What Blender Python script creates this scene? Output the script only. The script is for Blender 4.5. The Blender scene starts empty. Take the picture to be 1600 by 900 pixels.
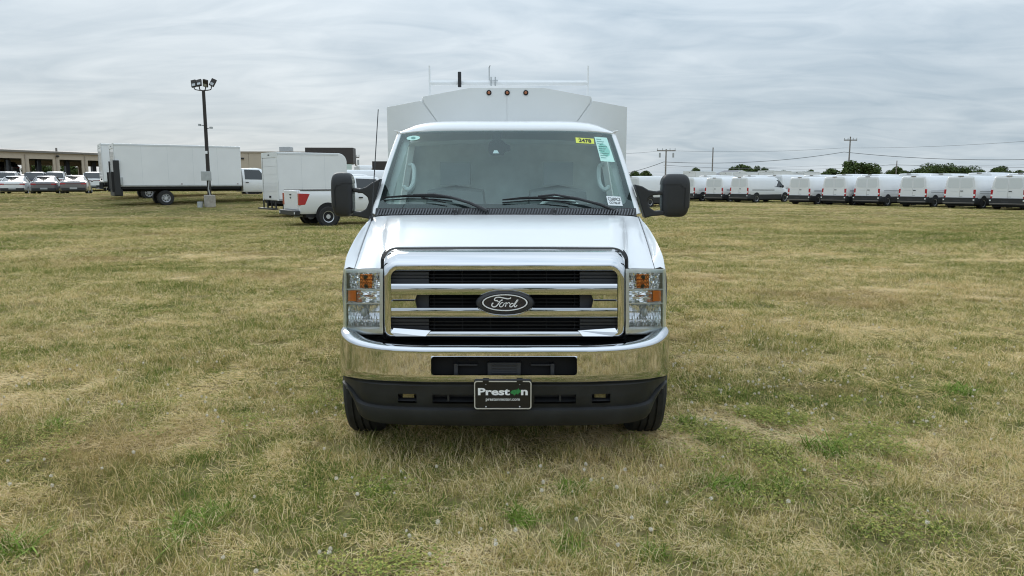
import bpy, math, random
import numpy as np
from mathutils import Vector, Matrix, noise

R = math.radians
random.seed(7)
rng = np.random.default_rng(11)
scene = bpy.context.scene
col = scene.collection

# ------------------------------------------------------------------ camera, sky, sun, exposure
CAM_H, FPX, HORIZON = 1.75, 1150.0, 284.0            # eye height, focal length in photo pixels, horizon row
PITCH = math.atan((450 - HORIZON) / FPX)
cam_d = bpy.data.cameras.new('camera')
cam_d.sensor_width = 36.0
cam_d.lens = 36.0 * FPX / 1600.0
cam_d.clip_start, cam_d.clip_end = 0.05, 5000
cam = bpy.data.objects.new('camera', cam_d)
col.objects.link(cam)
cam.location = (0, 0, CAM_H)
cam.rotation_euler = (math.pi / 2 - PITCH, 0, 0)
scene.camera = cam

SUN_EL, SUN_AZ = R(27), R(335)                        # azimuth from +Y clockwise: behind the truck, veiled by cloud
world = bpy.data.worlds.new('World')
scene.world = world
world.use_nodes = True
wn, wl = world.node_tree.nodes, world.node_tree.links
wn.clear()
w_out = wn.new('ShaderNodeOutputWorld')
w_bg = wn.new('ShaderNodeBackground')
sky = wn.new('ShaderNodeTexSky')
sky.sky_type = 'NISHITA'
sky.sun_disc = False
sky.sun_elevation = SUN_EL
sky.sun_rotation = SUN_AZ
w_bg.inputs['Strength'].default_value = 0.1

def wmath(op, a, b=None, clamp=False):
    n = wn.new('ShaderNodeMath'); n.operation = op; n.use_clamp = clamp
    for i, v in enumerate((a, b)):
        if v is None: continue
        if isinstance(v, (int, float)): n.inputs[i].default_value = v
        else: wl.new(v, n.inputs[i])
    return n.outputs[0]

tc = wn.new('ShaderNodeTexCoord')
sep = wn.new('ShaderNodeSeparateXYZ')
wl.new(tc.outputs['Generated'], sep.inputs[0])
zc = wmath('MAXIMUM', sep.outputs[2], 0.0)
zd = wmath('ADD', zc, 0.17)
comb = wn.new('ShaderNodeCombineXYZ')                 # the cloud sheet: direction projected on a flat layer
wl.new(wmath('DIVIDE', sep.outputs[0], zd), comb.inputs[0])
wl.new(wmath('DIVIDE', sep.outputs[1], zd), comb.inputs[1])

def wnoise(scale_xyz, rot, nscale, detail, dist, loc=(0, 0, 0)):
    m = wn.new('ShaderNodeMapping')
    m.inputs['Scale'].default_value = scale_xyz
    m.inputs['Rotation'].default_value = (0, 0, rot)
    m.inputs['Location'].default_value = loc
    wl.new(comb.outputs[0], m.inputs[0])
    n = wn.new('ShaderNodeTexNoise')
    n.inputs['Scale'].default_value = nscale
    n.inputs['Detail'].default_value = detail
    n.inputs['Roughness'].default_value = 0.52
    n.inputs['Distortion'].default_value = dist
    wl.new(m.outputs[0], n.inputs[0])
    return n.outputs[0]

n1 = wnoise((1.0, 1.15, 1), R(14), 0.95, 7, 0.7)
n2 = wnoise((1.5, 3.0, 1), R(-10), 1.3, 6, 1.3, (3, 1, 0))
n3 = wnoise((0.25, 0.5, 1), R(20), 0.5, 3, 0.2, (7, 4, 0))
mixn = wmath('ADD', wmath('ADD', wmath('MULTIPLY', n1, 0.47), wmath('MULTIPLY', n2, 0.31)), wmath('MULTIPLY', n3, 0.22))
ramp = wn.new('ShaderNodeValToRGB')
ramp.color_ramp.elements[0].position = 0.38
ramp.color_ramp.elements[0].color = (4.1, 5.1, 6.0, 1)
ramp.color_ramp.elements[1].position = 0.61
ramp.color_ramp.elements[1].color = (6.7, 7.5, 8.15, 1)
wl.new(mixn, ramp.inputs[0])
# an overcast sky grows brighter from the horizon to the zenith, with a pale band of thinner cloud low down
lum = wmath('ADD', wmath('MULTIPLY', zc, 1.35), 0.70)
low = wmath('MULTIPLY', wmath('POWER', wmath('SUBTRACT', 1.0, zc, True), 22.0), 0.22)
lum = wmath('ADD', lum, low)
vm = wn.new('ShaderNodeVectorMath'); vm.operation = 'SCALE'
wl.new(ramp.outputs[0], vm.inputs[0]); wl.new(lum, vm.inputs['Scale'])
wmix = wn.new('ShaderNodeMix'); wmix.data_type = 'RGBA'
wmix.inputs[0].default_value = 0.93                   # cloud cover over the clear sky
wl.new(sky.outputs[0], wmix.inputs[6]); wl.new(vm.outputs[0], wmix.inputs[7])
wl.new(wmix.outputs[2], w_bg.inputs['Color'])
wl.new(w_bg.outputs[0], w_out.inputs['Surface'])

sun_d = bpy.data.lights.new('sun', 'SUN')
sun_d.energy = 1.0
sun_d.angle = R(24)
sun_d.color = (1.0, 0.96, 0.9)
sun = bpy.data.objects.new('sun', sun_d)
col.objects.link(sun)
sdir = Vector((math.sin(SUN_AZ) * math.cos(SUN_EL), math.cos(SUN_AZ) * math.cos(SUN_EL), math.sin(SUN_EL)))
sun.rotation_euler = sdir.to_track_quat('Z', 'Y').to_euler()

vs = scene.view_settings
vs.view_transform = 'Standard'
vs.look = 'None'
vs.exposure = 0.2
vs.gamma = 1.0
vs.use_curve_mapping = False
scene.render.engine = 'CYCLES'
scene.cycles.use_denoising = True
scene.cycles.filter_width = 1.1
scene.cycles.max_bounces = 8
scene.cycles.transparent_max_bounces = 16

# ------------------------------------------------------------------ helpers
def zray(py, Y):
    """height of the point at ground distance Y that the camera sees in row py"""
    t = (450 - py) / FPX
    c, s = math.cos(PITCH), math.sin(PITCH)
    return CAM_H + Y * (t * c - s) / (c + t * s)

def xray(px, Y, Z):
    fwd = Y * math.cos(PITCH) + (CAM_H - Z) * math.sin(PITCH)
    return (px - 800) * fwd / FPX

def sstep(a, b, x):
    t = min(1.0, max(0.0, (x - a) / (b - a)))
    return t * t * (3 - 2 * t)

def hgt(x, y):
    """terrain: flat field, rising to the service yard far on the left"""
    r = np.interp(y, [30, 36, 43, 50, 58, 66, 95, 400], [0, .16, .46, .93, .72, .9, 1.45, 1.7])
    f = sstep(-5, -18, x)
    z = r * f
    d = math.hypot(x, y - 5)
    amp = sstep(3.5, 9, d) * .035
    z += amp * (noise.noise(Vector((x * .16, y * .16, 0))) + .5 * noise.noise(Vector((x * .5, y * .5, 3))))
    return float(z)

def at(px, Y):
    """a point of the ground at distance Y in column px"""
    x = (px - 800) / FPX * Y
    return Vector((x, Y, hgt(x, Y)))

class MB:
    def __init__(self):
        self.v, self.f = [], []
    def add(self, vs, fs):
        o = len(self.v)
        self.v += [tuple(p) for p in vs]
        self.f += [tuple(i + o for i in f) for f in fs]
        return self
    def box(self, x0, x1, y0, y1, z0, z1):
        return self.add([(x0, y0, z0), (x1, y0, z0), (x1, y1, z0), (x0, y1, z0), (x0, y0, z1), (x1, y0, z1), (x1, y1, z1), (x0, y1, z1)],
                        [(0, 3, 2, 1), (4, 5, 6, 7), (0, 1, 5, 4), (1, 2, 6, 5), (2, 3, 7, 6), (3, 0, 4, 7)])
    def grid(self, rows, cu=False, cv=False, skip=None):
        n, m = len(rows), len(rows[0])
        fs = []
        for i in range(n if cv else n - 1):
            for j in range(m if cu else m - 1):
                if skip and skip(i, j): continue
                a, b = i * m + j, i * m + (j + 1) % m
                c, d = ((i + 1) % n) * m + (j + 1) % m, ((i + 1) % n) * m + j
                fs.append((a, b, c, d))
        return self.add([p for r in rows for p in r], fs)
    def fan(self, loop):
        return self.add(loop, [tuple(range(len(loop)))])
    def prism(self, poly, off):
        """closed prism over a planar polygon"""
        n = len(poly); off = Vector(off)
        a = [Vector(p) for p in poly]; b = [p + off for p in a]
        fs = [tuple(range(n)), tuple(range(2 * n - 1, n - 1, -1))]
        fs += [(i, i + n, (i + 1) % n + n, (i + 1) % n) for i in range(n)]
        return self.add(a + b, fs)
    def tube(self, path, r, n=8, caps=True):
        path = [Vector(p) for p in path]
        rs = r if isinstance(r, (list, tuple)) else [r] * len(path)
        rows = []
        for i, p in enumerate(path):
            t = (path[min(i + 1, len(path) - 1)] - path[max(i - 1, 0)]).normalized()
            ref = Vector((0, 0, 1)) if abs(t.z) < .9 else Vector((1, 0, 0))
            a = t.cross(ref).normalized(); b = t.cross(a)
            rows.append([p + (a * math.cos(k * 2 * math.pi / n) + b * math.sin(k * 2 * math.pi / n)) * rs[i] for k in range(n)])
        self.grid(rows, cu=True)
        if caps:
            self.fan(rows[0]); self.fan(rows[-1][::-1])
        return self
    def lathe_x(self, prof, c, n=40, closed=False):
        """profile of (x, r) turned about the x axis through c"""
        rows = [[(c[0] + x, c[1] + r * math.cos(a), c[2] + r * math.sin(a)) for x, r in prof]
                for a in [k * 2 * math.pi / n for k in range(n)]]
        return self.grid(rows, cu=closed, cv=True)
    def lathe_z(self, prof, c, n=24):
        rows = [[(c[0] + r * math.cos(a), c[1] + r * math.sin(a), c[2] + z) for r, z in prof] for a in [k * 2 * math.pi / n for k in range(n)]]
        return self.grid(rows, cv=True)
    def ball(self, c, r, n=10):
        rx, ry, rz = r if isinstance(r, tuple) else (r, r, r)
        rows = [[(c[0] + rx * math.sin(t) * math.cos(a), c[1] + ry * math.sin(t) * math.sin(a), c[2] + rz * math.cos(t)) for a in [k * 2 * math.pi / n for k in range(n)]]
                for t in [max(.02, min(math.pi - .02, i * math.pi / (n // 2))) for i in range(n // 2 + 1)]]
        return self.grid(rows, cu=True)
    def loft(self, secs, caps=True):
        """closed lofts along y; sec = (y, half ring of (x, z) from bottom centre outwards to top centre)"""
        rows = []
        for y, h in secs:
            rows.append([(x, y, z) for x, z in h] + [(-x, y, z) for x, z in h[::-1]])
        self.grid(rows, cu=True)
        if caps:
            self.fan(rows[0][::-1]); self.fan(rows[-1])
        return self
    def build(self, name, mat, parent=None, smooth=True, ang=32, bevel=0, seg=2, loc=None):
        me = bpy.data.meshes.new(name)
        me.from_pydata(self.v, [], self.f)
        me.validate()
        import bmesh as _b
        bm = _b.new(); bm.from_mesh(me); _b.ops.recalc_face_normals(bm, faces=bm.faces); bm.to_mesh(me); bm.free()
        me.materials.append(mat)
        if smooth:
            me.shade_smooth(); me.set_sharp_from_angle(angle=R(ang))
        o = bpy.data.objects.new(name, me)
        col.objects.link(o)
        if parent: o.parent = parent
        if loc: o.location = loc
        if bevel:
            b = o.modifiers.new('bevel', 'BEVEL'); b.width = bevel; b.segments = seg; b.limit_method = 'ANGLE'; b.angle_limit = R(35)
            b.harden_normals = False
        return o

def tag(o, label=None, cat=None, group=None, kind=None):
    if label: o['label'] = label
    if cat: o['category'] = cat
    if group: o['group'] = group
    if kind: o['kind'] = kind
    return o

def thing(name, label, cat, loc=(0, 0, 0), rz=0, group=None):
    o = bpy.data.objects.new(name, None)
    o.empty_display_size = .2
    col.objects.link(o)
    o.location = loc; o.rotation_euler = (0, 0, rz)
    return tag(o, label, cat, group)

def dup(o, parent=None):
    c = o.copy(); col.objects.link(c); c.parent = parent
    for ch in o.children: dup(ch, c)
    return c

def place(root, loc, rz, label=None, group=None, scale=None):
    c = dup(root); c.location = loc; c.rotation_euler = (0, 0, rz)
    if label: c['label'] = label
    if group: c['group'] = group
    if scale: c.scale = scale
    return c

def crom(pts, m):
    """Catmull-Rom through pts, m samples per span, knots kept"""
    out = []
    n = len(pts); P = [np.array(p, float) for p in pts]
    for i in range(n - 1):
        p0 = P[i - 1] if i else 2 * P[0] - P[1]
        p1, p2 = P[i], P[i + 1]
        p3 = P[i + 2] if i + 2 < n else 2 * P[-1] - P[-2]
        for k in range(m):
            t = k / m
            out.append(.5 * (2 * p1 + (p2 - p0) * t + (2 * p0 - 5 * p1 + 4 * p2 - p3) * t * t + (3 * p1 - p0 - 3 * p2 + p3) * t ** 3))
    out.append(P[-1])
    return [tuple(float(a) for a in p) for p in out]

# ------------------------------------------------------------------ materials
def mat_new(name):
    m = bpy.data.materials.new(name); m.use_nodes = True
    nt = m.node_tree
    return m, nt.nodes, nt.links, nt.nodes['Principled BSDF']

def pbr(name, c, rough=.5, metal=0., coat=0., var=0., vscale=6., bump=0., bscale=200., spec=.5, trans=0.):
    m, n, l, b = mat_new(name)
    b.inputs['Base Color'].default_value = (*c, 1)
    b.inputs['Roughness'].default_value = rough
    b.inputs['Metallic'].default_value = metal
    b.inputs['Coat Weight'].default_value = coat
    b.inputs['Coat Roughness'].default_value = .04
    b.inputs['Specular IOR Level'].default_value = spec
    b.inputs['Transmission Weight'].default_value = trans
    t = n.new('ShaderNodeTexCoord')
    if var:
        nz = n.new('ShaderNodeTexNoise'); nz.inputs['Scale'].default_value = vscale; nz.inputs['Detail'].default_value = 6
        l.new(t.outputs['Object'], nz.inputs['Vector'])
        r = n.new('ShaderNodeValToRGB')
        r.color_ramp.elements[0].position = .3; r.color_ramp.elements[1].position = .7
        r.color_ramp.elements[0].color = (*[x * (1 - var) for x in c], 1)
        r.color_ramp.elements[1].color = (*[min(1, x * (1 + var)) for x in c], 1)
        l.new(nz.outputs[0], r.inputs[0]); l.new(r.outputs[0], b.inputs['Base Color'])
        mr = n.new('ShaderNodeMapRange'); mr.inputs[3].default_value = rough * .85; mr.inputs[4].default_value = min(1, rough * 1.15)
        l.new(nz.outputs[0], mr.inputs[0]); l.new(mr.outputs[0], b.inputs['Roughness'])
    if bump:
        nb = n.new('ShaderNodeTexNoise'); nb.inputs['Scale'].default_value = bscale; nb.inputs['Detail'].default_value = 4
        l.new(t.outputs['Object'], nb.inputs['Vector'])
        bp = n.new('ShaderNodeBump'); bp.inputs['Strength'].default_value = bump; bp.inputs['Distance'].default_value = .002
        l.new(nb.outputs[0], bp.inputs['Height']); l.new(bp.outputs[0], b.inputs['Normal'])
    return m

def thin_glass(name, tint, boost=2.0, rough=0.0):
    m = bpy.data.materials.new(name); m.use_nodes = True
    n, l = m.node_tree.nodes, m.node_tree.links
    n.clear()
    o = n.new('ShaderNodeOutputMaterial'); mx = n.new('ShaderNodeMixShader')
    tr = n.new('ShaderNodeBsdfTransparent'); tr.inputs[0].default_value = (*tint, 1)
    gl = n.new('ShaderNodeBsdfGlossy'); gl.inputs['Roughness'].default_value = rough; gl.inputs['Color'].default_value = (.86, 1.0, .975, 1)
    fr = n.new('ShaderNodeFresnel'); fr.inputs[0].default_value = 1.5
    mu = n.new('ShaderNodeMath'); mu.operation = 'MULTIPLY'; mu.inputs[1].default_value = boost; mu.use_clamp = True
    l.new(fr.outputs[0], mu.inputs[0]); l.new(mu.outputs[0], mx.inputs[0])
    l.new(tr.outputs[0], mx.inputs[1]); l.new(gl.outputs[0], mx.inputs[2]); l.new(mx.outputs[0], o.inputs[0])
    return m

M = {
    'paint': pbr('white_paint', (.80, .81, .82), .34, coat=.7, var=.015, vscale=3),
    'boxpaint': pbr('box_white', (.72, .735, .73), .45, coat=.15, var=.03, vscale=2.2),
    'farwhite': pbr('far_white_paint', (.78, .79, .80), .35, coat=.5, var=.02, vscale=1),
    'vanpanel': pbr('van_blank_panel', (.66, .685, .70), .4, coat=.3),
    'chrome': pbr('chrome', (.63, .64, .665), .03, 1.0, var=.01, vscale=3),
    'silver': pbr('mirror_silver', (.9, .9, .9), .03, 1.0),
    'reflector': pbr('reflector_silver', (.96, .96, .97), .08, .88),
    'lampsilver': pbr('lamp_silver', (.86, .87, .88), .16, .5),
    'truckbox': pbr('truck_box_white', (.80, .81, .815), .45, coat=.2, var=.025, vscale=1.4),
    'steel': pbr('painted_steel', (.62, .63, .64), .42, .6, var=.06, vscale=9),
    'plastic': pbr('black_plastic', (.020, .021, .023), .45, var=.15, vscale=5, bump=.25, bscale=900),
    'valance': pbr('black_valance', (.014, .015, .0165), .5, var=.35, vscale=7, bump=.2, bscale=700),
    'dull': pbr('dull_black', (.008, .008, .009), .8),
    'greyplastic': pbr('grey_plastic', (.032, .033, .037), .5, bump=.15, bscale=600),
    'louvre': pbr('louvre_grey', (.10, .105, .115), .5),
    'rubber': pbr('tyre_rubber', (.022, .022, .022), .8, var=.3, vscale=18, bump=.3, bscale=150),
    'rim': pbr('steel_rim', (.62, .63, .65), .35, .7),
    'glass': thin_glass('windshield_glass', (.84, .96, .935), 1.45),
    'sideglass': thin_glass('side_glass', (.72, .80, .78), 1.8),
    'lens': thin_glass('clear_lens', (.95, .96, .97), 1.4),
    'frit': pbr('frit_black', (.02, .021, .023), .5),
    'trim': pbr('interior_trim', (.72, .75, .74), .7, var=.05),
    'dash': pbr('dashboard', (.30, .315, .32), .75, bump=.3, bscale=500),
    'rearpanel': pbr('rear_panel', (.66, .68, .675), .7, var=.12),
    'seat': pbr('seat_vinyl', (.30, .31, .315), .65, var=.1),
    'amber': pbr('amber_plastic', (.85, .20, .015), .25, coat=.6),
    'red': pbr('red_lens', (.42, .012, .02), .2, coat=.8),
    'plateblack': pbr('plate_black', (.008, .008, .009), .35),
    'platesilver': pbr('plate_silver', (.68, .69, .70), .3, .5),
    'letter': pbr('white_letters', (.85, .86, .87), .4),
    'green': pbr('green_emblem', (.03, .22, .06), .45, var=.4, vscale=90),
    'blueoval': pbr('dark_blue_oval', (.004, .005, .022), .25, coat=1.0),
    'darkglass': pbr('dark_car_glass', (.018, .024, .028), .06, coat=.5),
    'cargrey': pbr('grey_car_paint', (.17, .165, .175), .3, .3, coat=.9),
    'carsilver': pbr('silver_car_paint', (.36, .37, .38), .3, .4, coat=.9),
    'cardark': pbr('dark_car_paint', (.02, .027, .045), .3, .2, coat=.9),
    'carblack': pbr('black_car_paint', (.012, .012, .013), .35, coat=.9),
    'carred': pbr('dark_red_car_paint', (.12, .012, .016), .3, .1, coat=.9),
    'tan': pbr('tan_metal_siding', (.50, .42, .33), .6, var=.05, vscale=1.5),
    'tandoor': pbr('tan_door', (.38, .32, .26), .55, var=.05, vscale=2),
    'brownroof': pbr('roof_trim', (.20, .18, .16), .6),
    'signbrown': pbr('sign_brown', (.042, .034, .032), .5),
    'concrete': pbr('concrete', (.36, .33, .29), .85, var=.2, vscale=6, bump=.5, bscale=60),
    'pole': pbr('bronze_pole', (.035, .03, .027), .5, .3),
    'wood': pbr('weathered_pole', (.24, .22, .20), .9, var=.3, vscale=4),
    'wire': pbr('wire', (.14, .145, .15), .7),
    'galv': pbr('galvanised', (.45, .47, .48), .5, .6, var=.1),
    'yellow': pbr('yellow_paper', (.72, .78, .12), .6),
    'mint': pbr('mint_paper', (.52, .80, .72), .65, var=.03, vscale=40),
    'paper': pbr('white_paper', (.78, .82, .83), .6),
    'ink': pbr('ink', (.03, .035, .035), .6),
    'inkgreen': pbr('ink_green', (.16, .34, .30), .6),
    'bark': pbr('bark', (.09, .07, .055), .9, var=.3, vscale=5, bump=.6, bscale=30),
    'roofgrey': pbr('house_roof', (.2, .2, .21), .8),
}

def leaf_mat(name, a, b_):
    m, n, l, b = mat_new(name)
    g = n.new('ShaderNodeNewGeometry')
    r = n.new('ShaderNodeValToRGB'); r.color_ramp.elements[0].color = (*a, 1); r.color_ramp.elements[1].color = (*b_, 1)
    l.new(g.outputs['Random Per Island'], r.inputs[0]); l.new(r.outputs[0], b.inputs['Base Color'])
    b.inputs['Roughness'].default_value = .8; b.inputs['Specular IOR Level'].default_value = .15
    return m
M['leaf'] = leaf_mat('tree_leaf', (.035, .06, .018), (.11, .15, .045))

def grass_nodes(n, l, tint_out=None):
    """colour of the turf from place: straw, olive and green patches, plus the blade's own tint"""
    g = n.new('ShaderNodeNewGeometry')
    def nz(scale, det, sc=(1, 1, 1), loc=(0, 0, 0), dist=0.):
        mp = n.new('ShaderNodeMapping'); mp.inputs['Scale'].default_value = sc; mp.inputs['Location'].default_value = loc
        l.new(g.outputs['Position'], mp.inputs[0])
        t = n.new('ShaderNodeTexNoise'); t.inputs['Scale'].default_value = scale; t.inputs['Detail'].default_value = det
        t.inputs['Distortion'].default_value = dist
        l.new(mp.outputs[0], t.inputs['Vector'])
        return t.outputs[0]
    def mth(op, a, b=None, clamp=False):
        k = n.new('ShaderNodeMath'); k.operation = op; k.use_clamp = clamp
        for i, v in enumerate((a, b)):
            if v is None: continue
            if isinstance(v, (int, float)): k.inputs[i].default_value = v
            else: l.new(v, k.inputs[i])
        return k.outputs[0]
    big = nz(.11, 4, (.6, 1.2, 0), (3, 1, 0), .6)
    mid = nz(.55, 5, (.7, 1.2, 0), (11, 5, 0), .5)
    fine = nz(3.2, 4, (1, 1, 0))
    s = mth('ADD', mth('ADD', mth('MULTIPLY', big, .34), mth('MULTIPLY', mid, .38)), mth('MULTIPLY', fine, .28))
    s = mth('ADD', mth('MULTIPLY', mth('SUBTRACT', s, .5), 2.0), .475)
    if tint_out is not None:
        s = mth('ADD', s, mth('MULTIPLY', mth('SUBTRACT', tint_out, .5), .56))
    r = n.new('ShaderNodeValToRGB'); e = r.color_ramp.elements
    e[0].position, e[0].color = .20, (.82, .67, .40, 1)
    e[1].position, e[1].color = .82, (.095, .165, .03, 1)
    for p, c in ((.32, (.74, .575, .27)), (.42, (.575, .455, .185)), (.52, (.385, .345, .11)), (.64, (.205, .245, .056))):
        k = e.new(p); k.color = (*c, 1)
    l.new(s, r.inputs[0])
    # ruddy patches of seed heads and clover
    red = nz(.33, 4, (.8, 1.3, 0), (31, 17, 0), .7)
    mr = n.new('ShaderNodeMapRange'); mr.inputs[1].default_value = .56; mr.inputs[2].default_value = .72; mr.inputs[3].default_value = 0; mr.inputs[4].default_value = .5
    l.new(red, mr.inputs[0])
    mx = n.new('ShaderNodeMix'); mx.data_type = 'RGBA'; mx.inputs[7].default_value = (.46, .31, .15, 1)
    l.new(mr.outputs[0], mx.inputs[0]); l.new(r.outputs[0], mx.inputs[6])
    return mx.outputs[2], fine

def grass_mat():
    m = bpy.data.materials.new('grass_blade'); m.use_nodes = True
    n, l = m.node_tree.nodes, m.node_tree.links
    n.clear()
    o = n.new('ShaderNodeOutputMaterial')
    a = n.new('ShaderNodeAttribute'); a.attribute_name = 'tint'
    c, _ = grass_nodes(n, l, a.outputs['Fac'])
    d = n.new('ShaderNodeBsdfDiffuse'); t = n.new('ShaderNodeBsdfTranslucent'); mx = n.new('ShaderNodeMixShader')
    mx.inputs[0].default_value = .16
    l.new(c, d.inputs[0]); l.new(c, t.inputs[0]); l.new(d.outputs[0], mx.inputs[1]); l.new(t.outputs[0], mx.inputs[2])
    l.new(mx.outputs[0], o.inputs[0])
    return m

def ground_mat():
    m, n, l, b = mat_new('turf_soil')
    c, fine = grass_nodes(n, l)
    g = n.new('ShaderNodeNewGeometry')
    f2 = n.new('ShaderNodeTexNoise'); f2.inputs['Scale'].default_value = 22; f2.inputs['Detail'].default_value = 8
    l.new(g.outputs['Position'], f2.inputs['Vector'])
    soil = n.new('ShaderNodeValToRGB'); e = soil.color_ramp.elements
    e[0].position, e[0].color = .3, (.055, .042, .024, 1)
    e[1].position, e[1].color = .7, (.24, .19, .115, 1)
    l.new(f2.outputs[0], soil.inputs[0])
    mx = n.new('ShaderNodeMix'); mx.data_type = 'RGBA'; mx.inputs[0].default_value = .72
    l.new(c, mx.inputs[6]); l.new(soil.outputs[0], mx.inputs[7])
    l.new(mx.outputs[2], b.inputs['Base Color'])
    b.inputs['Roughness'].default_value = 1; b.inputs['Specular IOR Level'].default_value = 0
    bp = n.new('ShaderNodeBump'); bp.inputs['Distance'].default_value = .03; bp.inputs['Strength'].default_value = .8
    l.new(f2.outputs[0], bp.inputs['Height']); l.new(bp.outputs[0], b.inputs['Normal'])
    return m
def dusty(name):
    m = M[name]; n, l = m.node_tree.nodes, m.node_tree.links
    b = n['Principled BSDF']; t = n.new('ShaderNodeTexCoord')
    nz = n.new('ShaderNodeTexNoise'); nz.inputs['Scale'].default_value = 3.5; nz.inputs['Detail'].default_value = 9; nz.inputs['Roughness'].default_value = .7; nz.inputs['Distortion'].default_value = .6
    l.new(t.outputs['Object'], nz.inputs['Vector'])
    mr = n.new('ShaderNodeMapRange'); mr.inputs[1].default_value = .45; mr.inputs[2].default_value = .75; mr.inputs[3].default_value = .02; mr.inputs[4].default_value = .30
    l.new(nz.outputs[0], mr.inputs[0]); l.new(mr.outputs[0], b.inputs['Coat Roughness'])
dusty('paint')
M['grass'] = grass_mat()
M['ground'] = ground_mat()

# ------------------------------------------------------------------ ground
def axis(lo, hi, fine0, fine1, step):
    a = list(np.arange(fine0, fine1 + .01, step))
    s, x = step, fine0
    while x > lo: s *= 1.25; x -= s; a.insert(0, max(x, lo))
    s, x = step, fine1
    while x < hi: s *= 1.25; x += s; a.append(min(x, hi))
    return a
gx = axis(-1800, 1800, -30, 30, .8)
gy = axis(-1500, 2500, -6, 60, .8)
gm = MB().grid([[(x, y, hgt(x, y)) for x in gx] for y in gy])
tag(gm.build('ground', M['ground'], ang=180), kind='structure')

# ------------------------------------------------------------------ the utility truck (local: x across, y back from the bumper, z up)
TX, TY = -0.047, 4.25
truck = thing('utility_truck', 'white utility truck with chrome grille, tall service body and tow mirrors facing the camera', 'truck', (TX, TY, 0))

def V(u, py, d):
    """a point of the truck: half-width u and row py as measured in the photograph, d metres behind the bumper face"""
    z = zray(py, TY + d)
    fwd = (TY + d) * math.cos(PITCH) + (CAM_H - z) * math.sin(PITCH)
    return Vector((u * fwd / FPX, d, z))

def mirror_half(pts):
    return [(-p[0],) + tuple(p[1:]) for p in pts[:0:-1]] + [tuple(p) for p in pts]

def shell(st, prof, holes=(), sub=4):
    """st: half plan stations (u, d, py_top, py_bottom); prof: (inset, fraction from the top); holes: (u0, u1, row0, row1) by half-width"""
    half = []
    for u, d, t, b in st:
        a, c = V(u, t, d), V(u, b, d)
        half.append((c.x * .5 + a.x * .5, d, a.z, c.z, u))
    full = crom(mirror_half(half), sub)
    n = len(full)
    rows = []
    for ins, fr in prof:
        row = []
        for i, (x, d, zt, zb, u) in enumerate(full):
            p, q = full[max(i - 1, 0)], full[min(i + 1, n - 1)]
            tx, ty = q[0] - p[0], q[1] - p[1]
            L = math.hypot(tx, ty) or 1
            row.append((x - ty / L * ins, d + tx / L * ins, zt + (zb - zt) * fr))
        rows.append(row)
    us = [p[4] for p in full]
    def skip(i, j):
        um = abs((us[j] + us[j + 1]) / 2)
        return any(a < um < b and r0 <= i < r1 for a, b, r0, r1 in holes)
    return MB().grid(rows, skip=skip), full, rows

# -- chrome bumper
bst = [(0, 0, 544, 600), (57, .002, 544, 600), (114, .006, 544, 600), (150, .013, 543.5, 599), (190, .035, 541, 597.5), (222, .075, 535.5, 595),
       (241, .125, 529, 592), (252, .20, 521, 590), (257, .31, 515, 588), (256, .45, 510, 584), (250, .75, 503, 574)]
bh0, bh1 = .235, .75
bm_, bplan, brows = shell(bst, [(.085, -.02), (.05, -.035), (.024, -.02), (.008, .02), (.002, .06), (0, .10), (0, .16), (0, bh0), (0, bh1), (.0, .9), (.006, .96), (.022, 1.0), (.06, 1.0)],
                          holes=[(0, 114, 7, 8)])
bumper = bm_.build('bumper', M['chrome'], truck, ang=40)
tag(bumper, 'chrome front bumper')

def rr(hw, y0, y1, rt, rb, n=6, cx=0):
    """rounded rectangle of photo offsets, clockwise from the top left"""
    out = []
    for sx, yy, sg, a0 in ((-1, y0, 1, 180), (1, y0, 1, 270), (1, y1, -1, 0), (-1, y1, -1, 90)):
        r = rt if sg == 1 else rb
        for k in range(n + 1):
            a = R(a0 + 90 * k / n)
            out.append((cx + sx * (hw - r) + r * math.cos(a), yy + sg * r + r * math.sin(a)))
    return out

def dense(loop, per=4):
    out = []
    for i, p in enumerate(loop):
        q = loop[(i + 1) % len(loop)]
        L = math.hypot(q[0] - p[0], q[1] - p[1])
        m = per if L > 30 else 1
        out += [(p[0] + (q[0] - p[0]) * k / m, p[1] + (q[1] - p[1]) * k / m) for k in range(m)]
    return out

ytop_h, ybot_h = 544 + 56 * bh0, 544 + 56 * bh1
def bd(u): return .006 * min(1, abs(u) / 114) ** 2
lo = [V(u, y, bd(u) - .0005) for u, y in dense(rr(114.6, ytop_h - .6, ybot_h + .6, 1.0, 1.0))]
l1 = [V(u, y, bd(u) - .004) for u, y in dense(rr(114.0, ytop_h, ybot_h + .4, 5, 5))]
l2 = [V(u, y, bd(u) + .004) for u, y in dense(rr(112.8, ytop_h + 1, ybot_h - 1.2, 4.5, 4.5))]
l3 = [V(u, y, bd(u) + .03) for u, y in dense(rr(112.8, ytop_h + 1.2, ybot_h - 1.0, 4.5, 4.5))]
lip = MB().grid([lo, l1, l2, l3], cu=True).build('opening_lip', M['chrome'], bumper, ang=60)
b0, b1 = V(116, ytop_h, .16), V(116, ybot_h, .16)
MB().box(-b0.x, b0.x, .10, .16, b1.z - .03, b0.z + .03).build('bumper_opening_liner', M['dull'], bumper)
tw = MB()
tw.box(-.10, .10, .055, .10, b1.z + .012, b0.z - .012)
for k in range(5):
    zz = b1.z + .025 + k * (b0.z - b1.z - .05) / 4
    tw.box(-.075, .075, .048, .055, zz - .004, zz + .004)
tw.build('bumper_opening_cover', M['greyplastic'], bumper, bevel=.003)
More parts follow.
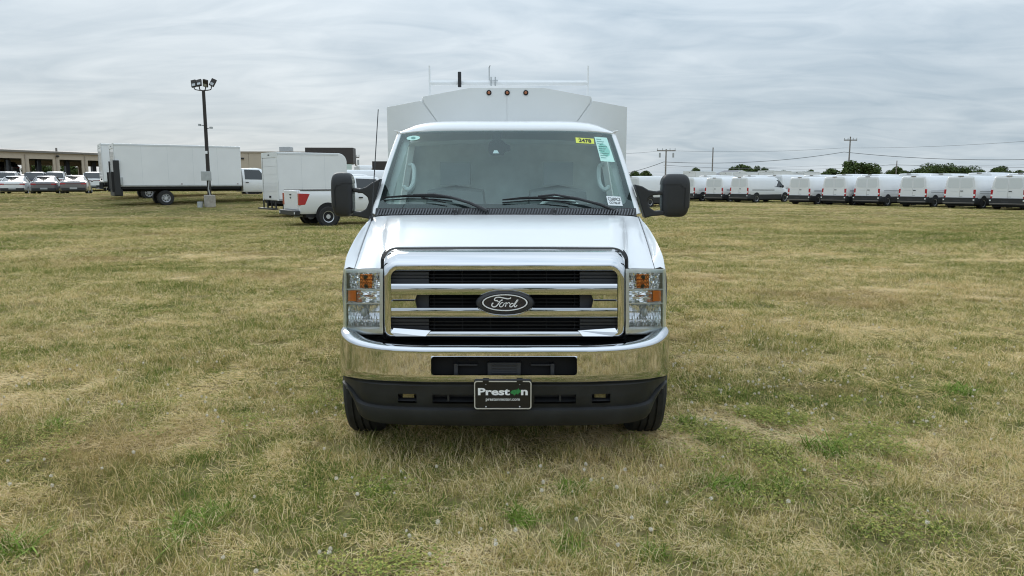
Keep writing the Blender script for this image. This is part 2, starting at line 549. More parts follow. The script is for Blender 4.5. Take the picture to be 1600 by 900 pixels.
for s in (-1, 1):
    hk = MB().box(s * .29 - .012, s * .29 + .012, .055, .10, b1.z + .02, b0.z - .02)
    hk.box(s * .16, s * .30, .065, .10, b0.z - .035, b0.z - .025)
    hk.build('bracket', M['greyplastic'], bumper, bevel=.003)
# black step pad on top of the bumper, body-coloured filler behind
pad_rows = []
for i, fr in enumerate(((.075, -.035), (.16, .02), (.30, .02))):
    row = []
    for k, (x, d, zt, zb, u) in enumerate(bplan):
        if abs(u) > 246: continue
        row.append((x * (1 - .01 * i), d + fr[0], zt - .012 - fr[1] * .2))
    pad_rows.append(row)
MB().grid(pad_rows).build('step_pad', M['valance'], bumper, ang=60)

# -- valance
vst = [(0, .028, 597, 667.5), (47, .028, 597, 667.5), (80, .029, 597, 667.3), (112, .031, 597, 667), (137, .034, 596.5, 666.5), (166, .042, 595.5, 665.5),
       (190, .058, 594.5, 663.5), (208, .08, 593, 660.5), (221, .105, 591.5, 656), (229, .135, 590.5, 649), (236, .165, 589.5, 630), (245, .22, 588.5, 612), (251, .30, 586.5, 604), (252, .42, 583, 602)]
vm_, vplan, vrows = shell(vst, [(.035, -.02), (.012, .03), (0, .09), (.004, .28), (.004, .48), (.012, .54), (.014, .58), (-.006, .62), (-.008, .70), (.004, .93), (.014, .985), (.05, 1.0)],
                          holes=[(47, 112, 3, 4), (137, 166, 3, 4)])
val = vm_.build('valance', M['valance'], truck, ang=35)
for s in (-1, 1):
    for u0, u1, nm in ((47, 112, 'valance_vent'), (137, 166, 'fog_lamp_recess')):
        t, b = V(0, 597 + 65 * .28, .03).z, V(0, 597 + 65 * .48, .03).z
        xa, xb = V(u0, 620, .04).x, V(u1, 620, .05).x
        d0 = .034 + (.012 if u0 > 100 else 0)
        mb = MB().grid([[(s * xa, d0, t), (s * xb, d0 + .008, t)], [(s * xa, d0 + .07, t - .005), (s * xb, d0 + .07, t - .005)],
                        [(s * xa, d0 + .07, b + .012), (s * xb, d0 + .07, b + .012)], [(s * xa, d0, b), (s * xb, d0 + .008, b)]])
        for xx in (xa, xb):
            mb.add([(s * xx, d0, t), (s * xx, d0 + .07, t), (s * xx, d0 + .07, b), (s * xx, d0, b)], [(0, 1, 2, 3)])
        if nm == 'valance_vent': mb.box(min(s * (xa + .15), s * (xa + .162)), max(s * (xa + .15), s * (xa + .162)), d0 + .01, d0 + .06, b, t)
        o = mb.build(nm, M['plastic'] if nm == 'valance_vent' else M['greyplastic'], val, ang=30)
    xa, xb = V(141, 620, .05).x, V(160, 620, .05).x
    fg = MB().box(min(s * xa, s * xb), max(s * xa, s * xb), .075, .105, b + .012, t - .006)
    fg.build('fog_lamp', pbr('fog_lamp_lens', (.20, .17, .09), .12, .3, coat=1, var=.5, vscale=60) if s == -1 else bpy.data.materials['fog_lamp_lens'], val, bevel=.004)

# -- licence plate
pz1, pz0 = V(0, 594.5, -.012).z, V(0, 640, -.012).z
px0, px1 = V(740 - 787.5, 620, -.012).x, V(831 - 787.5, 620, -.012).x
pcx, pcz, phw, phh = (px0 + px1) / 2, (pz0 + pz1) / 2, (px1 - px0) / 2, (pz1 - pz0) / 2
def prr(hw, hh, r, y, n=5):
    out = []
    for sx, sz, a0 in ((1, 1, 0), (-1, 1, 90), (-1, -1, 180), (1, -1, 270)):
        for k in range(n + 1):
            a = R(a0 + 90 * k / n)
            out.append(Vector((pcx + sx * (hw - r) + r * math.cos(a), y, pcz + sz * (hh - r) + r * math.sin(a))))
    return out
plate = MB().prism(prr(phw, phh, .018, -.010), (0, .012, 0)).build('licence_plate', M['plateblack'], truck, smooth=False)
MB().box(pcx - .12, pcx + .12, .0005, .045, pcz - .07, pcz + .05).build('plate_bracket', M['plastic'], truck)
fr_ = MB()
oL, iL = prr(phw - .003, phh - .003, .017, -.0135), prr(phw - .009, phh - .009, .012, -.0135)
oB, iB = [p + Vector((0, .004, 0)) for p in oL], [p + Vector((0, .004, 0)) for p in iL]
fr_.grid([oB, oL, iL, iB], cu=True, cv=True)
fr_.build('plate_border', M['platesilver'], plate, smooth=False)
for sx in (-.5, .5):
    MB().box(pcx + sx * 1.16 * phw - .018, pcx + sx * 1.16 * phw + .018, -.0165, -.0125, pcz + phh - .013, pcz + phh + .002).build('border_tab', M['plateblack'], plate)
    MB().ball((pcx + sx * 1.16 * phw, -.013, pcz - phh * .80), .005, 8).build('screw', M['platesilver'], plate)
    MB().ball((pcx + sx * 1.16 * phw, -.010, pcz + phh * .72), .003, 8).build('screw', M['galv'], plate)

def text_obj(s, name, mat, parent, center, width, height, y=None, bold=0., basis=None, depth=.0008, shear=0.):
    """letters as a thin solid fitted to width and height around center; basis = (right, up) vectors"""
    cu = bpy.data.curves.new(name, 'FONT'); cu.body = s; cu.extrude = 0; cu.offset = bold; cu.shear = shear
    cu.resolution_u = 3
    t = bpy.data.objects.new(name, cu); col.objects.link(t)
    dg = bpy.context.evaluated_depsgraph_get()
    me = bpy.data.meshes.new_from_object(t.evaluated_get(dg))
    bpy.data.objects.remove(t); bpy.data.curves.remove(cu)
    vs_ = np.array([v.co for v in me.vertices]); lo_, hi_ = vs_.min(0), vs_.max(0)
    rgt, up = basis or (Vector((1, 0, 0)), Vector((0, 0, 1)))
    nrm = rgt.cross(up)
    for v in me.vertices:
        a = ((v.co.x - lo_[0]) / (hi_[0] - lo_[0]) - .5) * width
        b = ((v.co.y - lo_[1]) / (hi_[1] - lo_[1]) - .5) * height
        v.co = Vector(center) + rgt * a + up * b + nrm * depth
    me.materials.clear(); me.materials.append(mat)
    me.name = name
    o = bpy.data.objects.new(name, me); col.objects.link(o); o.parent = parent
    return o
def pp(zx, zy, y=-.0112):
    """plate position from the enlarged view (1600 px wide over 120 px of the photograph)"""
    v = V(725 + zx / 13.333 - 787.5, 585 + zy / 13.333, -.012)
    return (v.x, y, v.z)
def ptext(s, x0, x1, y0, y1, bold):
    a, b = pp(x0, y0), pp(x1, y1)
    text_obj(s, 'lettering', M['letter'], plate, ((a[0] + b[0]) / 2, -.0112, (a[2] + b[2]) / 2), b[0] - a[0], a[2] - b[2], bold=bold)
ptext('Prest', 288, 955, 284, 436, .035)
ptext('n', 1186, 1326, 320, 434, .035)
ptext('prestonmotor.com', 452, 1160, 494, 568, .012)
em = [(960, 380), (985, 350), (1010, 332), (1060, 322), (1110, 318), (1136, 288), (1150, 322), (1182, 338), (1178, 372), (1145, 384), (1122, 426), (1100, 396), (1072, 416), (1045, 442), (1022, 412), (985, 404)]
MB().prism([pp(x, y, -.0115) for x, y in em], (0, .001, 0)).build('emblem', M['green'], plate, smooth=False)

# -- grille: chrome frame, pierced chrome bar, black inserts, oval badge
def bow(u): return .055 * (u / 190) ** 2
def gl(hw, y0, y1, rt, rb, dtop, dside, dbot):
    out = []
    for u, y in dense(rr(hw, y0, y1, rt, rb, 8), 6):
        fy = (y - y0) / (y1 - y0)
        e = abs(u) / hw
        dt = dtop * max(0, 1 - fy * 5) + dbot * max(0, (fy - .85) / .15)
        w = max(max(0, 1 - fy * 5), max(0, (fy - .85) / .15))
        out.append(V(u, y, (dt / max(w, 1e-6)) * w + dside * (1 - w) + bow(u)))
    return out
g_loops = [gl(189.2, 390.0, 529, 22, 8, .318, .22, .18), gl(189.2, 389.4, 528.6, 22, 8, .300, .20, .165), gl(187.8, 398, 527.6, 22, 9, .205, .130, .14),
           gl(186.4, 406, 526.8, 21, 9, .150, .121, .125), gl(185.4, 411.2, 526, 20, 9, .124, .1185, .119), gl(184.2, 412.8, 525, 20, 9, .1175, .1172, .117),
           gl(182, 414.5, 523.5, 17, 9, .1155, .116, .117), gl(179, 418.5, 520.5, 13, 9, .1160, .1160, .118), gl(177.3, 421.8, 518.3, 11, 8, .118, .118, .123),
           gl(176.3, 423, 517, 10, 7, .127, .13, .14), gl(176, 423.3, 516.6, 10, 7, .19, .19, .19)]
grille = MB().grid(g_loops, cu=True).build('grille', M['chrome'], truck, ang=50)
tag(grille, 'chrome grille frame with three dark slots')
# dark joint round the frame
jl = [gl(188.8, 389.8, 528.6, 22, 8, .304, .215, .185), gl(193.6, 384.6, 530, 23, 8, .372, .26, .19)]
MB().grid(jl, cu=True).build('grille_joint', M['dull'], grille)
us_ = [-176.6, -168, -155, -140.5, -139, -138, -120, -95, -60, -30, 0, 30, 60, 95, 120, 138, 139, 140.5, 155, 168, 176.6]
barrows = [(442.5, .19), (443, .125), (443.6, .1085), (445, .1042), (448, .1010), (452, .0994), (457, .0987), (460.4, .0987), (461.3, .106), (461.5, .15), (468.2, .1), (469, .115), (469.9, .115), (470.4, .099), (480.6, .15), (480.8, .106), (481.3, .0985), (482.0, .0975), (489, .0968), (495, .0975), (496.4, .104), (497, .13), (497.2, .19)]
def bar_row(y, d, only_ends=False):
    return [V(u, y, d + bow(u) - .006) for u in us_]
chrome_rows = [barrows[i] for i in range(0, 8)]
for rws, nm in ((barrows[:10], 'upper_bar'), (barrows[14:], 'lower_bar')):
    MB().grid([bar_row(y, d) for y, d in rws]).build(nm, M['chrome'], grille, ang=45)
for s in (-1, 1):                                       # the ends where the two bars join, split by a fine groove
    ue = [139, 140.5, 150, 163, 176.6]
    rws = [(461.2, .098), (467.6, .099), (468.2, .112), (469.8, .112), (470.6, .099), (480.9, .098)]
    rows = [[V(s * (u if u > 139 else 139 - (0 if 464 < y < 478 else 2.5)), y, d + bow(u) - .006) for u in ue] for y, d in rws]
    for r_ in rows: r_.insert(0, r_[0] + Vector((0, .05, 0)))
    MB().grid(rows).build('bar_end', M['chrome'], grille, ang=35)
    gr_ = [V(s * u, 468.2, .10 + bow(u) - .006) for u in (140, 176)]; g2_ = [V(s * u, 469.8, .10 + bow(u) - .006) for u in (140, 176)]
    MB().grid([gr_, g2_]).build('bar_groove', M['plastic'], grille)
for s in (-1, 1):                                       # bright chamfers in the lower corners of the frame
    q_ = [V(s * u, y, d_ + bow(u)) for u, y, d_ in ((173, 512.5, .122), (115, 516.6, .122), (123, 525.4, .098), (170, 525.4, .098), (177.5, 519.5, .100))]
    MB().prism(q_, (0, .012, 0)).build('corner_chamfer', M['chrome'], grille, smooth=False)
ins = MB()
a, b = V(178, 419, .2), V(178, 520, .2)
ins.box(-a.x, a.x, .265, .28, b.z, a.z)
ins.build('grille_backing', M['dull'], grille)
slots = [(423.5, 442.8, 176), (461.3, 481, 139), (497, 516.8, 176)]
for y0, y1, hw in slots:
    sl = MB()
    for fy in (.28, .55, .84):
        y = y0 + (y1 - y0) * fy
        rows = [[V(u, y + dy, .175 + bow(u) + dd) for u in np.linspace(-hw, hw, 13)] for dy, dd in ((-.9, .05), (-.9, 0), (.9, 0), (.9, .05))]
        sl.grid(rows)
    tag(sl.build('grille_slat', M['dull'], grille, ang=40), kind='stuff')
    rb_ = MB()
    for u in range(-110, 111, 44):
        p, q = V(u, y0, .19 + bow(u)), V(u, y1, .19 + bow(u))
        rb_.box(p.x - .003, p.x + .003, .19 + bow(u), .23 + bow(u), q.z, p.z)
    tag(rb_.build('grille_rib', M['dull'], grille), kind='stuff')
    for s in (-1, 1):
        ui = 118
        mb = MB()
        ys = [y0, y0 + 2, y0 + 5.5, y0 + 6.3, y0 + 7.2, y0 + 10.5, y0 + 11.3, y0 + 12.2, y0 + 15, y1]
        ds = [.17, .160, .158, .166, .158, .158, .166, .158, .16, .165]
        if hw < 170: ds = [.162] * 10
        for k in range(9):
            rows = [[V(s * u, ys[k + q], ds[k + q] + bow(u)) for u in (ui, ui + (hw - ui) * .5, hw)] for q in (0, 1)]
            mb.grid(rows)
        rows = [[V(s * ui, y, .16 + bow(ui)) + Vector((0, e, 0)) for e in (0, .05)] for y in (y0, y1)]
        mb.grid(rows)
        mb.build('grille_end_insert', M['greyplastic'], grille, smooth=False)
# badge
def ell(rx, ry, d, n=48, cu_=1.2, cy=473): return [V(cu_ + rx * math.cos(2 * math.pi * k / n), cy + ry * math.sin(2 * math.pi * k / n), d) for k in range(n)]
bz = MB().grid([ell(47, 20.0, .16), ell(45, 18.6, .085), ell(43, 17.4, .074), ell(38, 14.6, .070), ell(37, 14, .074), ell(36.5, 13.6, .09)], cu=True)
bz.build('badge_bezel', M['greyplastic'], grille, ang=40)
rim_ = MB().grid([ell(45.5, 19.6, .092), ell(46.2, 20.2, .084), ell(46.8, 20.6, .092)], cu=True).build('badge_rim', M['chrome'], grille)
badge = MB().fan(ell(36.8, 13.8, .0735)).build('badge', M['blueoval'], grille, smooth=False)
MB().grid([ell(35.6, 13.2, .0735), ell(35.2, 12.9, .069), ell(33.6, 11.8, .069), ell(33.2, 11.4, .0735)], cu=True).build('badge_ring', M['letter'], badge)
def zp(x, y): return (735 + x / 14.545 - 787.5 + .6, 445 + y / 14.545)
strokes = [([(612, 352), (570, 362), (540, 348), (540, 318), (580, 288), (650, 284), (740, 300), (830, 318), (880, 312), (912, 292)], 24),
           ([(722, 340), (676, 362), (646, 402), (612, 452), (566, 492), (510, 500), (476, 472), (486, 430), (512, 412)], 25),
           ([(590, 386), (630, 378), (680, 362)], 13),
           ([(742, 404), (700, 408), (660, 446), (654, 486), (684, 502), (724, 482), (750, 436), (736, 402), (752, 424), (788, 414)], 19),
           ([(790, 404), (808, 412), (800, 446), (778, 502)], 21), ([(796, 460), (830, 420), (862, 404), (884, 416), (876, 434)], 17),
           ([(968, 428), (930, 424), (892, 456), (886, 492), (916, 502), (958, 474), (1000, 420), (1046, 352), (1068, 346), (1030, 404), (992, 462), (992, 496), (1020, 496), (1052, 458)], 20)]
sc_ = MB()
for pts, w in strokes:
    p = crom(pts, 5)
    L_, R_ = [], []
    for i, q in enumerate(p):
        a, b = p[max(i - 1, 0)], p[min(i + 1, len(p) - 1)]
        tx, ty = b[0] - a[0], b[1] - a[1]; L = math.hypot(tx, ty) or 1
        e = w / 2 * (1.0 if 0 < i < len(p) - 1 else .5)
        L_.append(V(*zp(q[0] - ty / L * e, q[1] + tx / L * e), .0718)); R_.append(V(*zp(q[0] + ty / L * e, q[1] - tx / L * e), .0718))
    sc_.grid([L_, R_])
sc_.build('script_lettering', M['letter'], badge, smooth=False)

# -- headlamps
def hl(u, y, dd=0):
    """lamp face: wraps round the corner of the nose"""
    e = (u - 190) / 61
    return V(u, y, .195 + .03 * e + .14 * max(0, e) ** 3.2 + dd + .012 * ((471 - y) / 50))
def tilt(y, p, a): return -a * ((y / p) % 1.0)
def refl(u, y):
    """small facets, each tipped its own way"""
    i, j = math.floor(u / 3.4), math.floor(y / 4.3)
    rn = random.Random(i * 131 + j * 17)
    a, b = rn.uniform(-.006, .016), rn.uniform(-.008, .008)
    return .05 - a * ((y / 4.3) % 1.0) + b * ((u / 3.4) % 1.0)
for s in (-1, 1):
    def S(p): return Vector((s * p.x, p.y, p.z))
    lamp_mb = MB()
    us2 = [189.5, 192, 200, 215, 230, 240, 246, 250, 252]
    # chrome surround: outer loop to the openings
    hx = MB()
    hx.grid([[S(hl(u, y, .004)) for u in us2] for y in (420, 421, 426.2)])
    hx.grid([[S(hl(u, y, dd)) for u in us2] for y, dd in ((510, .018), (511.5, .004), (516, .002), (521, .004), (523, .02))])
    for y, t in ((452.2, 1.0), (474, 1.1)):
        hx.grid([[S(hl(u, yy, dd)) for u in us2] for yy, dd in ((y - t, .03), (y - t, .006), (y + t, .006), (y + t, .03))])
    for ua, ub in ((189.5, 195.5), (246.5, 252)):
        hx.grid([[S(hl(u, y, dd)) for u, dd in ((ua, .006 if ua < 200 else .02), (ua + .6, .003), (ub - .6, .003), (ub, .02 if ua < 200 else .03))] for y in (421, 440, 460, 480, 500, 521)])
    lamp = hx.build('headlight', M['lampsilver'], truck, ang=40)
    rf = MB()
    rf.grid([[S(hl(u, y, refl(u, y) * (.35 + .65 * min(1, (y - 425) / 2, abs(y - 452) / 2 + .2)))) for u in np.linspace(194, 248, 70)] for y in np.linspace(425, 453, 41)])
    rf.grid([[S(hl(u, y, .012 + .4 * refl(u * .55, y) + tilt(y + 1.5 * math.sin(u * .35), 7.5, .012))) for u in np.linspace(194, 248, 40)] for y in np.linspace(452, 475, 36)])
    rf.grid([[S(hl(u, y, .03 + .05 * (1 - ((u - 221) / 30) ** 2) * .8 * (1 - ((y - 492) / 22) ** 2) + .006 * math.sin(u * 2.1 + .4 * math.sin(y * .3)) + tilt(y, 12.5, .012))) for u in np.linspace(194, 248, 60)] for y in np.linspace(474, 512, 40)])
    rf.build('reflector', M['reflector'], lamp, ang=60)
    am = MB()
    am.grid([[S(hl(u, y, .022 + .012 * ((u - 217) / 12) ** 2 + .005 * math.sin(u * 1.6) * math.sin(y * 1.1) + tilt(y, 5.6, .008))) for u in np.linspace(206.5, 226, 20)] for y in np.linspace(428.5, 450, 24)])
    am.build('turn_signal', pbr('amber_reflector', (.60, .17, .03), .12, .9) if s == -1 else bpy.data.materials['amber_reflector'], lamp, ang=60)
    mk = MB()
    mk.grid([[S(hl(u, y, dd)) for u, dd in ((231.5, .03), (232, .012), (238, .010), (244, .010), (244.5, .03))] for y in (454, 455, 460, 465, 470.5)])
    mk.build('side_marker', M['amber'], lamp, ang=30)
    bb = MB()
    for (u, y, r) in ((217, 433, .014), (216, 447, .012)): MB().ball(S(hl(u, y, .018)), r, 10).build('bulb_cap', M['dull'], lamp)
    c_ = S(hl(219, 488, .022))
    MB().ball(c_, (.019, .019, .030), 12).build('bulb_shield', M['steel'], lamp)
    ln = MB().grid([[S(hl(u, y, -.006)) for u in us2] for y in (421, 440, 460, 480, 500, 522)])
    ln.build('lens', M['lens'], lamp, ang=60)
    hb = MB().box(min(s * .82, s * .995), max(s * .82, s * .995), .40, .47, .78, 1.20)
    hb.build('lamp_bucket', M['dull'], lamp)
    # thin body gap between lamp and grille
    g_a = [S(V(u, y, .225)) for u, y in ((188, 405), (188, 525))]; g_b = [S(V(u, y, .225)) for u, y in ((192, 405), (192, 525))]
    MB().grid([g_a, g_b]).build('lamp_gap', M['dull'], lamp)

# -- hood and fenders
hf = [(0, 385.2, .352), (60, 385.2, .354), (120, 385.4, .364), (155, 385.6, .374), (167.5, 385.9, .380), (178, 388.2, .382), (186, 393.6, .376), (191.4, 402.2, .362), (192.8, 418.2, .335), (203, 418.8, .325), (220, 419.2, .345), (234, 419.5, .385)]
hc = [(0, 335.5, 1.17), (60, 335.5, 1.175), (118, 335.8, 1.19), (150, 336.2, 1.205), (162, 336.4, 1.215), (170, 336.6, 1.22), (177, 336.8, 1.225), (182, 337, 1.23), (186, 337.2, 1.235), (192, 337.6, 1.245), (199, 338.2, 1.255), (207, 339.6, 1.27)]
HF, HC = [V(*p) for p in hf], [V(*p) for p in hc]
def hood_pt(j, t, bulge=True):
    p = HF[j].lerp(HC[j], t)
    w = 1 - (j / (len(HF) - 1)) ** 4
    p = p.copy()
    p.z += .034 * math.sin(math.pi * t) * (.5 + .5 * w) * (1.0 if j < 5 else .8)
    if 4 <= j <= 8: p.z += .012 * math.sin(math.pi * t)
    return p
NT = 14
ts = [0, .012, .04] + [k / NT for k in range(1, NT + 1)]
hr = []
for t in ts:
    half = [tuple(hood_pt(j, t)) for j in range(len(HF))]
    hr.append(crom(mirror_half(half), 3))
edge0 = [(p[0], p[1] + .005, p[2] - .02) for p in hr[0]]
hood = MB().grid([edge0] + hr).build('hood', M['paint'], truck, ang=60)
for s, wx in ((-1, 600), (1, 780)):
    pass
sh = [(250.5, 420.5, .385), (247.5, 402, .45), (240.5, 385, .565), (231.5, 368, .74), (220.5, 352, .975), (208.5, 339, 1.27)]
SH = crom([tuple(V(*p)) for p in sh], 4)
NS = len(SH)
axle_d, tyre_r = .87, .385
for s in (-1, 1):
    rows = []
    for k in range(NS):
        t = k / (NS - 1)
        seam = hood_pt(len(HF) - 1, t)
        P = Vector(SH[k])
        row = [seam + Vector((.004, 0, -.012)), seam + Vector((.004, 0, 0)), seam.lerp(P, .55) + Vector((0, 0, .012)), P, P + Vector((.012, 0, -.05)), P + Vector((.018, 0, -.13))]
        zl = .42
        dd = P.y - axle_d
        if abs(dd) < .47: zl = max(zl, tyre_r + math.sqrt(.47 ** 2 - dd ** 2))
        xb = 1.03
        zt_ = row[-1].z
        zl = min(zl, zt_ - .02)
        for f in (.25, .5, .75, 1): row.append(Vector((xb, P.y, zt_ + (zl - zt_) * f)))
        row.append(Vector((xb - .06, P.y, zl)))
        rows.append([(s * p[0], p[1], p[2]) for p in row])
    MB().grid(rows).build('fender', M['paint'], truck, ang=40)
    # door and rear cab side
    dz = Vector(SH[-1]).z
    sec = []
    for d in (1.285, 1.6, 2.0, 2.4, 2.70):
        x0 = 1.0 if d < 1.5 else 1.005
        sec.append([(s * (x0 - .06), d, dz + .012), (s * x0, d, dz), (s * (x0 + .015), d, dz - .08), (s * 1.03, d, dz - .3), (s * 1.03, d, .75), (s * 1.02, d, .48), (s * .95, d, .44)])
    door = MB().grid(sec).build('door', M['paint'], truck, ang=40)
    MB().box(min(s * 1.03, s * 1.06), max(s * 1.03, s * 1.06), 2.30, 2.48, 1.17, 1.21).build('door_handle', M['plastic'], door, bevel=.01)
    gxs = [(1.50, dz + .02), (2.02, 2.06), (2.58, 2.07), (2.58, dz + .02)]
    MB().fan([(s * (1.0 - .11 * (z - dz) / .6), d, z) for d, z in gxs]).build('side_window', M['sideglass'], door, smooth=False)
    MB().prism([(s * (.995 - .11 * (z - dz) / .6), d, z) for d, z in ((2.58, dz), (2.58, 2.08), (2.72, 2.08), (2.72, dz))], (-s * .05, 0, 0)).build('rear_pillar', M['paint'], door, smooth=False)
    MB().tube([(s * .99, 1.44, dz + .01), (s * .945, 1.75, 1.80), (s * .90, 2.04, 2.08), (s * .895, 2.3, 2.09), (s * .895, 2.72, 2.09)], .022, 8).build('window_frame', M['paint'], door)
    for d in (1.30, 2.52):
        MB().box(min(s * 1.028, s * 1.0325), max(s * 1.028, s * 1.0325), d, d + .006, .5, dz - .3).build('door_gap', M['dull'], door)

# -- windscreen
def gsurf(a, v):
    """windscreen: a from -1 to 1 across, v from 0 (cowl) to 1 (roof)"""
    q = a * a
    bot = V(204 * a, 326 + 0 * q, 1.21 + .20 * q)
    top = V(166 * a, 202.5 + 6.0 * abs(a) ** 5, 1.88 + .10 * q)
    p = bot.lerp(top, v)
    n_ = Vector((0, -1, .9)).normalized()
    return p + n_ * (.018 * math.sin(math.pi * v))
def gpix(p):
    X, Y, Z = p.x + TX, p.y + TY, p.z - CAM_H
    fw = Y * math.cos(PITCH) - Z * math.sin(PITCH); up = Z * math.cos(PITCH) + Y * math.sin(PITCH)
    return 800 + FPX * X / fw, 450 - FPX * up / fw
def gnorm(a, v):
    e = 1e-3
    du = gsurf(a + e, v) - gsurf(a - e, v); dv = gsurf(a, v + e) - gsurf(a, v - e)
    n_ = du.cross(dv).normalized()
    return n_ if n_.y < 0 else -n_
def gfind(px, py):
    a, v = (px - 791) / 185, (326 - py) / 122
    for _ in range(8):
        x, y = gpix(gsurf(a, v))
        x1, y1 = gpix(gsurf(a + .01, v)); x2, y2 = gpix(gsurf(a, v + .01))
        J = np.array([[(x1 - x) / .01, (x2 - x) / .01], [(y1 - y) / .01, (y2 - y) / .01]])
        da, dv = np.linalg.solve(J, [px - x, py - y])
        a, v = a + da, v + dv
    return a, v
def G(px, py, off=0):
    a, v = gfind(px, py)
    return gsurf(a, v) + gnorm(a, v) * off
A_ = np.linspace(-1, 1, 33); V_ = np.linspace(0, 1, 15)
wind = MB().grid([[gsurf(a, v) for a in A_] for v in V_]).build('windshield', M['glass'], truck, ang=80)
def loop_av(a0b, a0t, v0, v1, r, n=8):
    """rounded outline in windscreen parameters; half-widths at bottom and top"""
    pts = []
    for sx, vv, sg, aa in ((-1, v0, 1, 180), (1, v0, 1, 270), (1, v1, -1, 0), (-1, v1, -1, 90)):
        for k in range(n + 1):
            an = R(aa + 90 * k / n)
            v = vv + sg * r * 1.35 + r * 1.35 * math.sin(an)
            hw = a0b + (a0t - a0b) * v
            pts.append((sx * (hw - r) + r * math.cos(an), v))
    return pts
lo_ = loop_av(.997, .997, .003, .997, .012); li_ = loop_av(.945, .955, .055, .962, .05)
def densav(l): 
    out = []
    for i, p in enumerate(l):
        q = l[(i + 1) % len(l)]
        m = 20 if abs(q[0] - p[0]) > .5 else (10 if abs(q[1] - p[1]) > .4 else 1)
        out += [(p[0] + (q[0] - p[0]) * k / m, p[1] + (q[1] - p[1]) * k / m) for k in range(m)]
    return out
def onglass(l, off): return [gsurf(a, v) + gnorm(a, v) * off for a, v in l]
MB().grid([onglass(densav(lo_), -.005), onglass(densav(li_), -.005)], cu=True).build('windshield_border', M['frit'], wind, ang=80)
# camera and mirror pod behind the glass
pod = MB()
for x0, x1, y0, y1 in ((770, 784, 205, 222),):
    pod.prism([G(x0, y0, -.008), G(x1, y0, -.008), G(x1, y1, -.008), G(x0, y1, -.008)], (0, .03, 0))
pd = [(764, 222), (770, 217), (784, 217), (790, 223), (797, 226), (797, 234), (790, 235), (786, 241), (768, 241), (762, 235)]
pod.prism([G(x, y, -.008) for x, y in pd], (0, .07, .0))
pod.build('mirror_pod', M['dull'], wind, smooth=False)
MB().grid([[G(x, 239, -.004) for x in (770, 780)], [G(x, 234, -.004) for x in (772, 777)]]).build('pod_badge', M['letter'], wind)
# papers on the glass
def sticker(name, quad, mat, off=.002):
    q = [G(x, y, off) for x, y in quad]
    n_ = (q[1] - q[0]).cross(q[3] - q[0]).normalized() * .0008
    return MB().prism(q, n_).build(name, mat, wind, smooth=False)
def on_quad(s, quad, mat, parent, fx, fy, w, h, bold=.01):
    q = [G(x, y, .0035) for x, y in quad]
    rgt = (q[1] - q[0]); up = (q[0] - q[3])
    c = q[3] + rgt * fx + up * fy
    W, H = rgt.length * w, up.length * h
    rr_, uu_ = rgt.normalized(), (up - rgt.normalized() * up.dot(rgt.normalized())).normalized()
    return text_obj(s, 'lettering', mat, parent, c, W, H, bold=bold, basis=(rr_, uu_), depth=.001)
q_y = [(899, 215), (927.5, 217), (928.5, 225), (900, 223.5)]
o = sticker('stock_number_label', q_y, M['yellow']); on_quad('2478', q_y, M['ink'], o, .5, .5, .68, .66, .03)
q_m = [(928.5, 214), (948, 215.5), (960.5, 253.5), (938.5, 252)]
o = sticker('mint_paper_sheet', q_m, M['mint'])
for k in range(9):
    fy = .08 + k * .095
    a0, a1 = .1, (.5 if k == 0 else .82 - .15 * ((k * 7) % 3))
    def pq(fx, f): 
        x = q_m[0][0] + (q_m[1][0] - q_m[0][0]) * fx + (q_m[3][0] - q_m[0][0]) * f
        y = q_m[0][1] + (q_m[1][1] - q_m[0][1]) * fx + (q_m[3][1] - q_m[0][1]) * f
        return G(x, y, .0035)
    MB().fan([pq(a0, fy), pq(a1, fy), pq(a1, fy + .018), pq(a0, fy + .018)]).build('printed_line', M['inkgreen'], o, smooth=False)
q_w = [(947, 306.5), (969, 307.5), (973, 322), (950.5, 321)]
o = sticker('white_label', q_w, M['paper']); on_quad('C2609C3', q_w, M['ink'], o, .5, .68, .86, .34, .012); on_quad('CC196.6P', q_w, M['ink'], o, .5, .28, .76, .26, .012)
elp = [(646 + 10.5 * math.cos(k * math.pi / 12), 216 + 3.6 * math.sin(k * math.pi / 12) - (math.cos(k * math.pi / 12)) * .6) for k in range(24)]
o = MB().prism([G(x, y, .002) for x, y in elp], gnorm(-.8, .9) * .0008).build('oval_sticker', M['mint'], wind, smooth=False)
elq = [(646 + 3.6 * math.cos(k * math.pi / 8), 216 + 1.9 * math.sin(k * math.pi / 8)) for k in range(16)]
MB().fan([G(x, y, .0035) for x, y in elq]).build('sticker_print', M['inkgreen'], o, smooth=False)
# A pillars and roof
for s in (-1, 1):
    rows = []
    for v in np.linspace(-.06, 1.0, 12):
        p = gsurf(s * 1.0, v); q = gsurf(s * .985, v)
        w = .030
        rows.append([q + Vector((0, -.004, -.006)), p + Vector((s * .003, -.006, .004)), p + Vector((s * w * .6, .004, .004)), p + Vector((s * w, .04, 0)), p + Vector((s * w * .8, .10, -.005)), p + Vector((-s * .02, .09, -.02)), p + Vector((-s * .03, .03, -.02))])
    MB().grid(rows, cu=True).build('windshield_pillar', M['paint'], truck, ang=60)
    rows = []
    for v in np.linspace(-.02, 1.0, 10):
        p = gsurf(s * .985, v)
        rows.append([p + Vector((-s * .02, .025, -.02)), p + Vector((-s * .075, .06, -.02)), p + Vector((-s * .06, .13, -.02)), p + Vector((0, .13, -.02))])
    MB().grid(rows).build('pillar_trim', M['trim'], truck, ang=60)
rr_rows = []
prof = [(.012, -.022), (-.006, -.018), (-.012, .0), (.0, .02), (.05, .05), (.14, .075), (.3, .093), (.55, .10), (.85, .09), (.875, .05), (.875, -.05)]
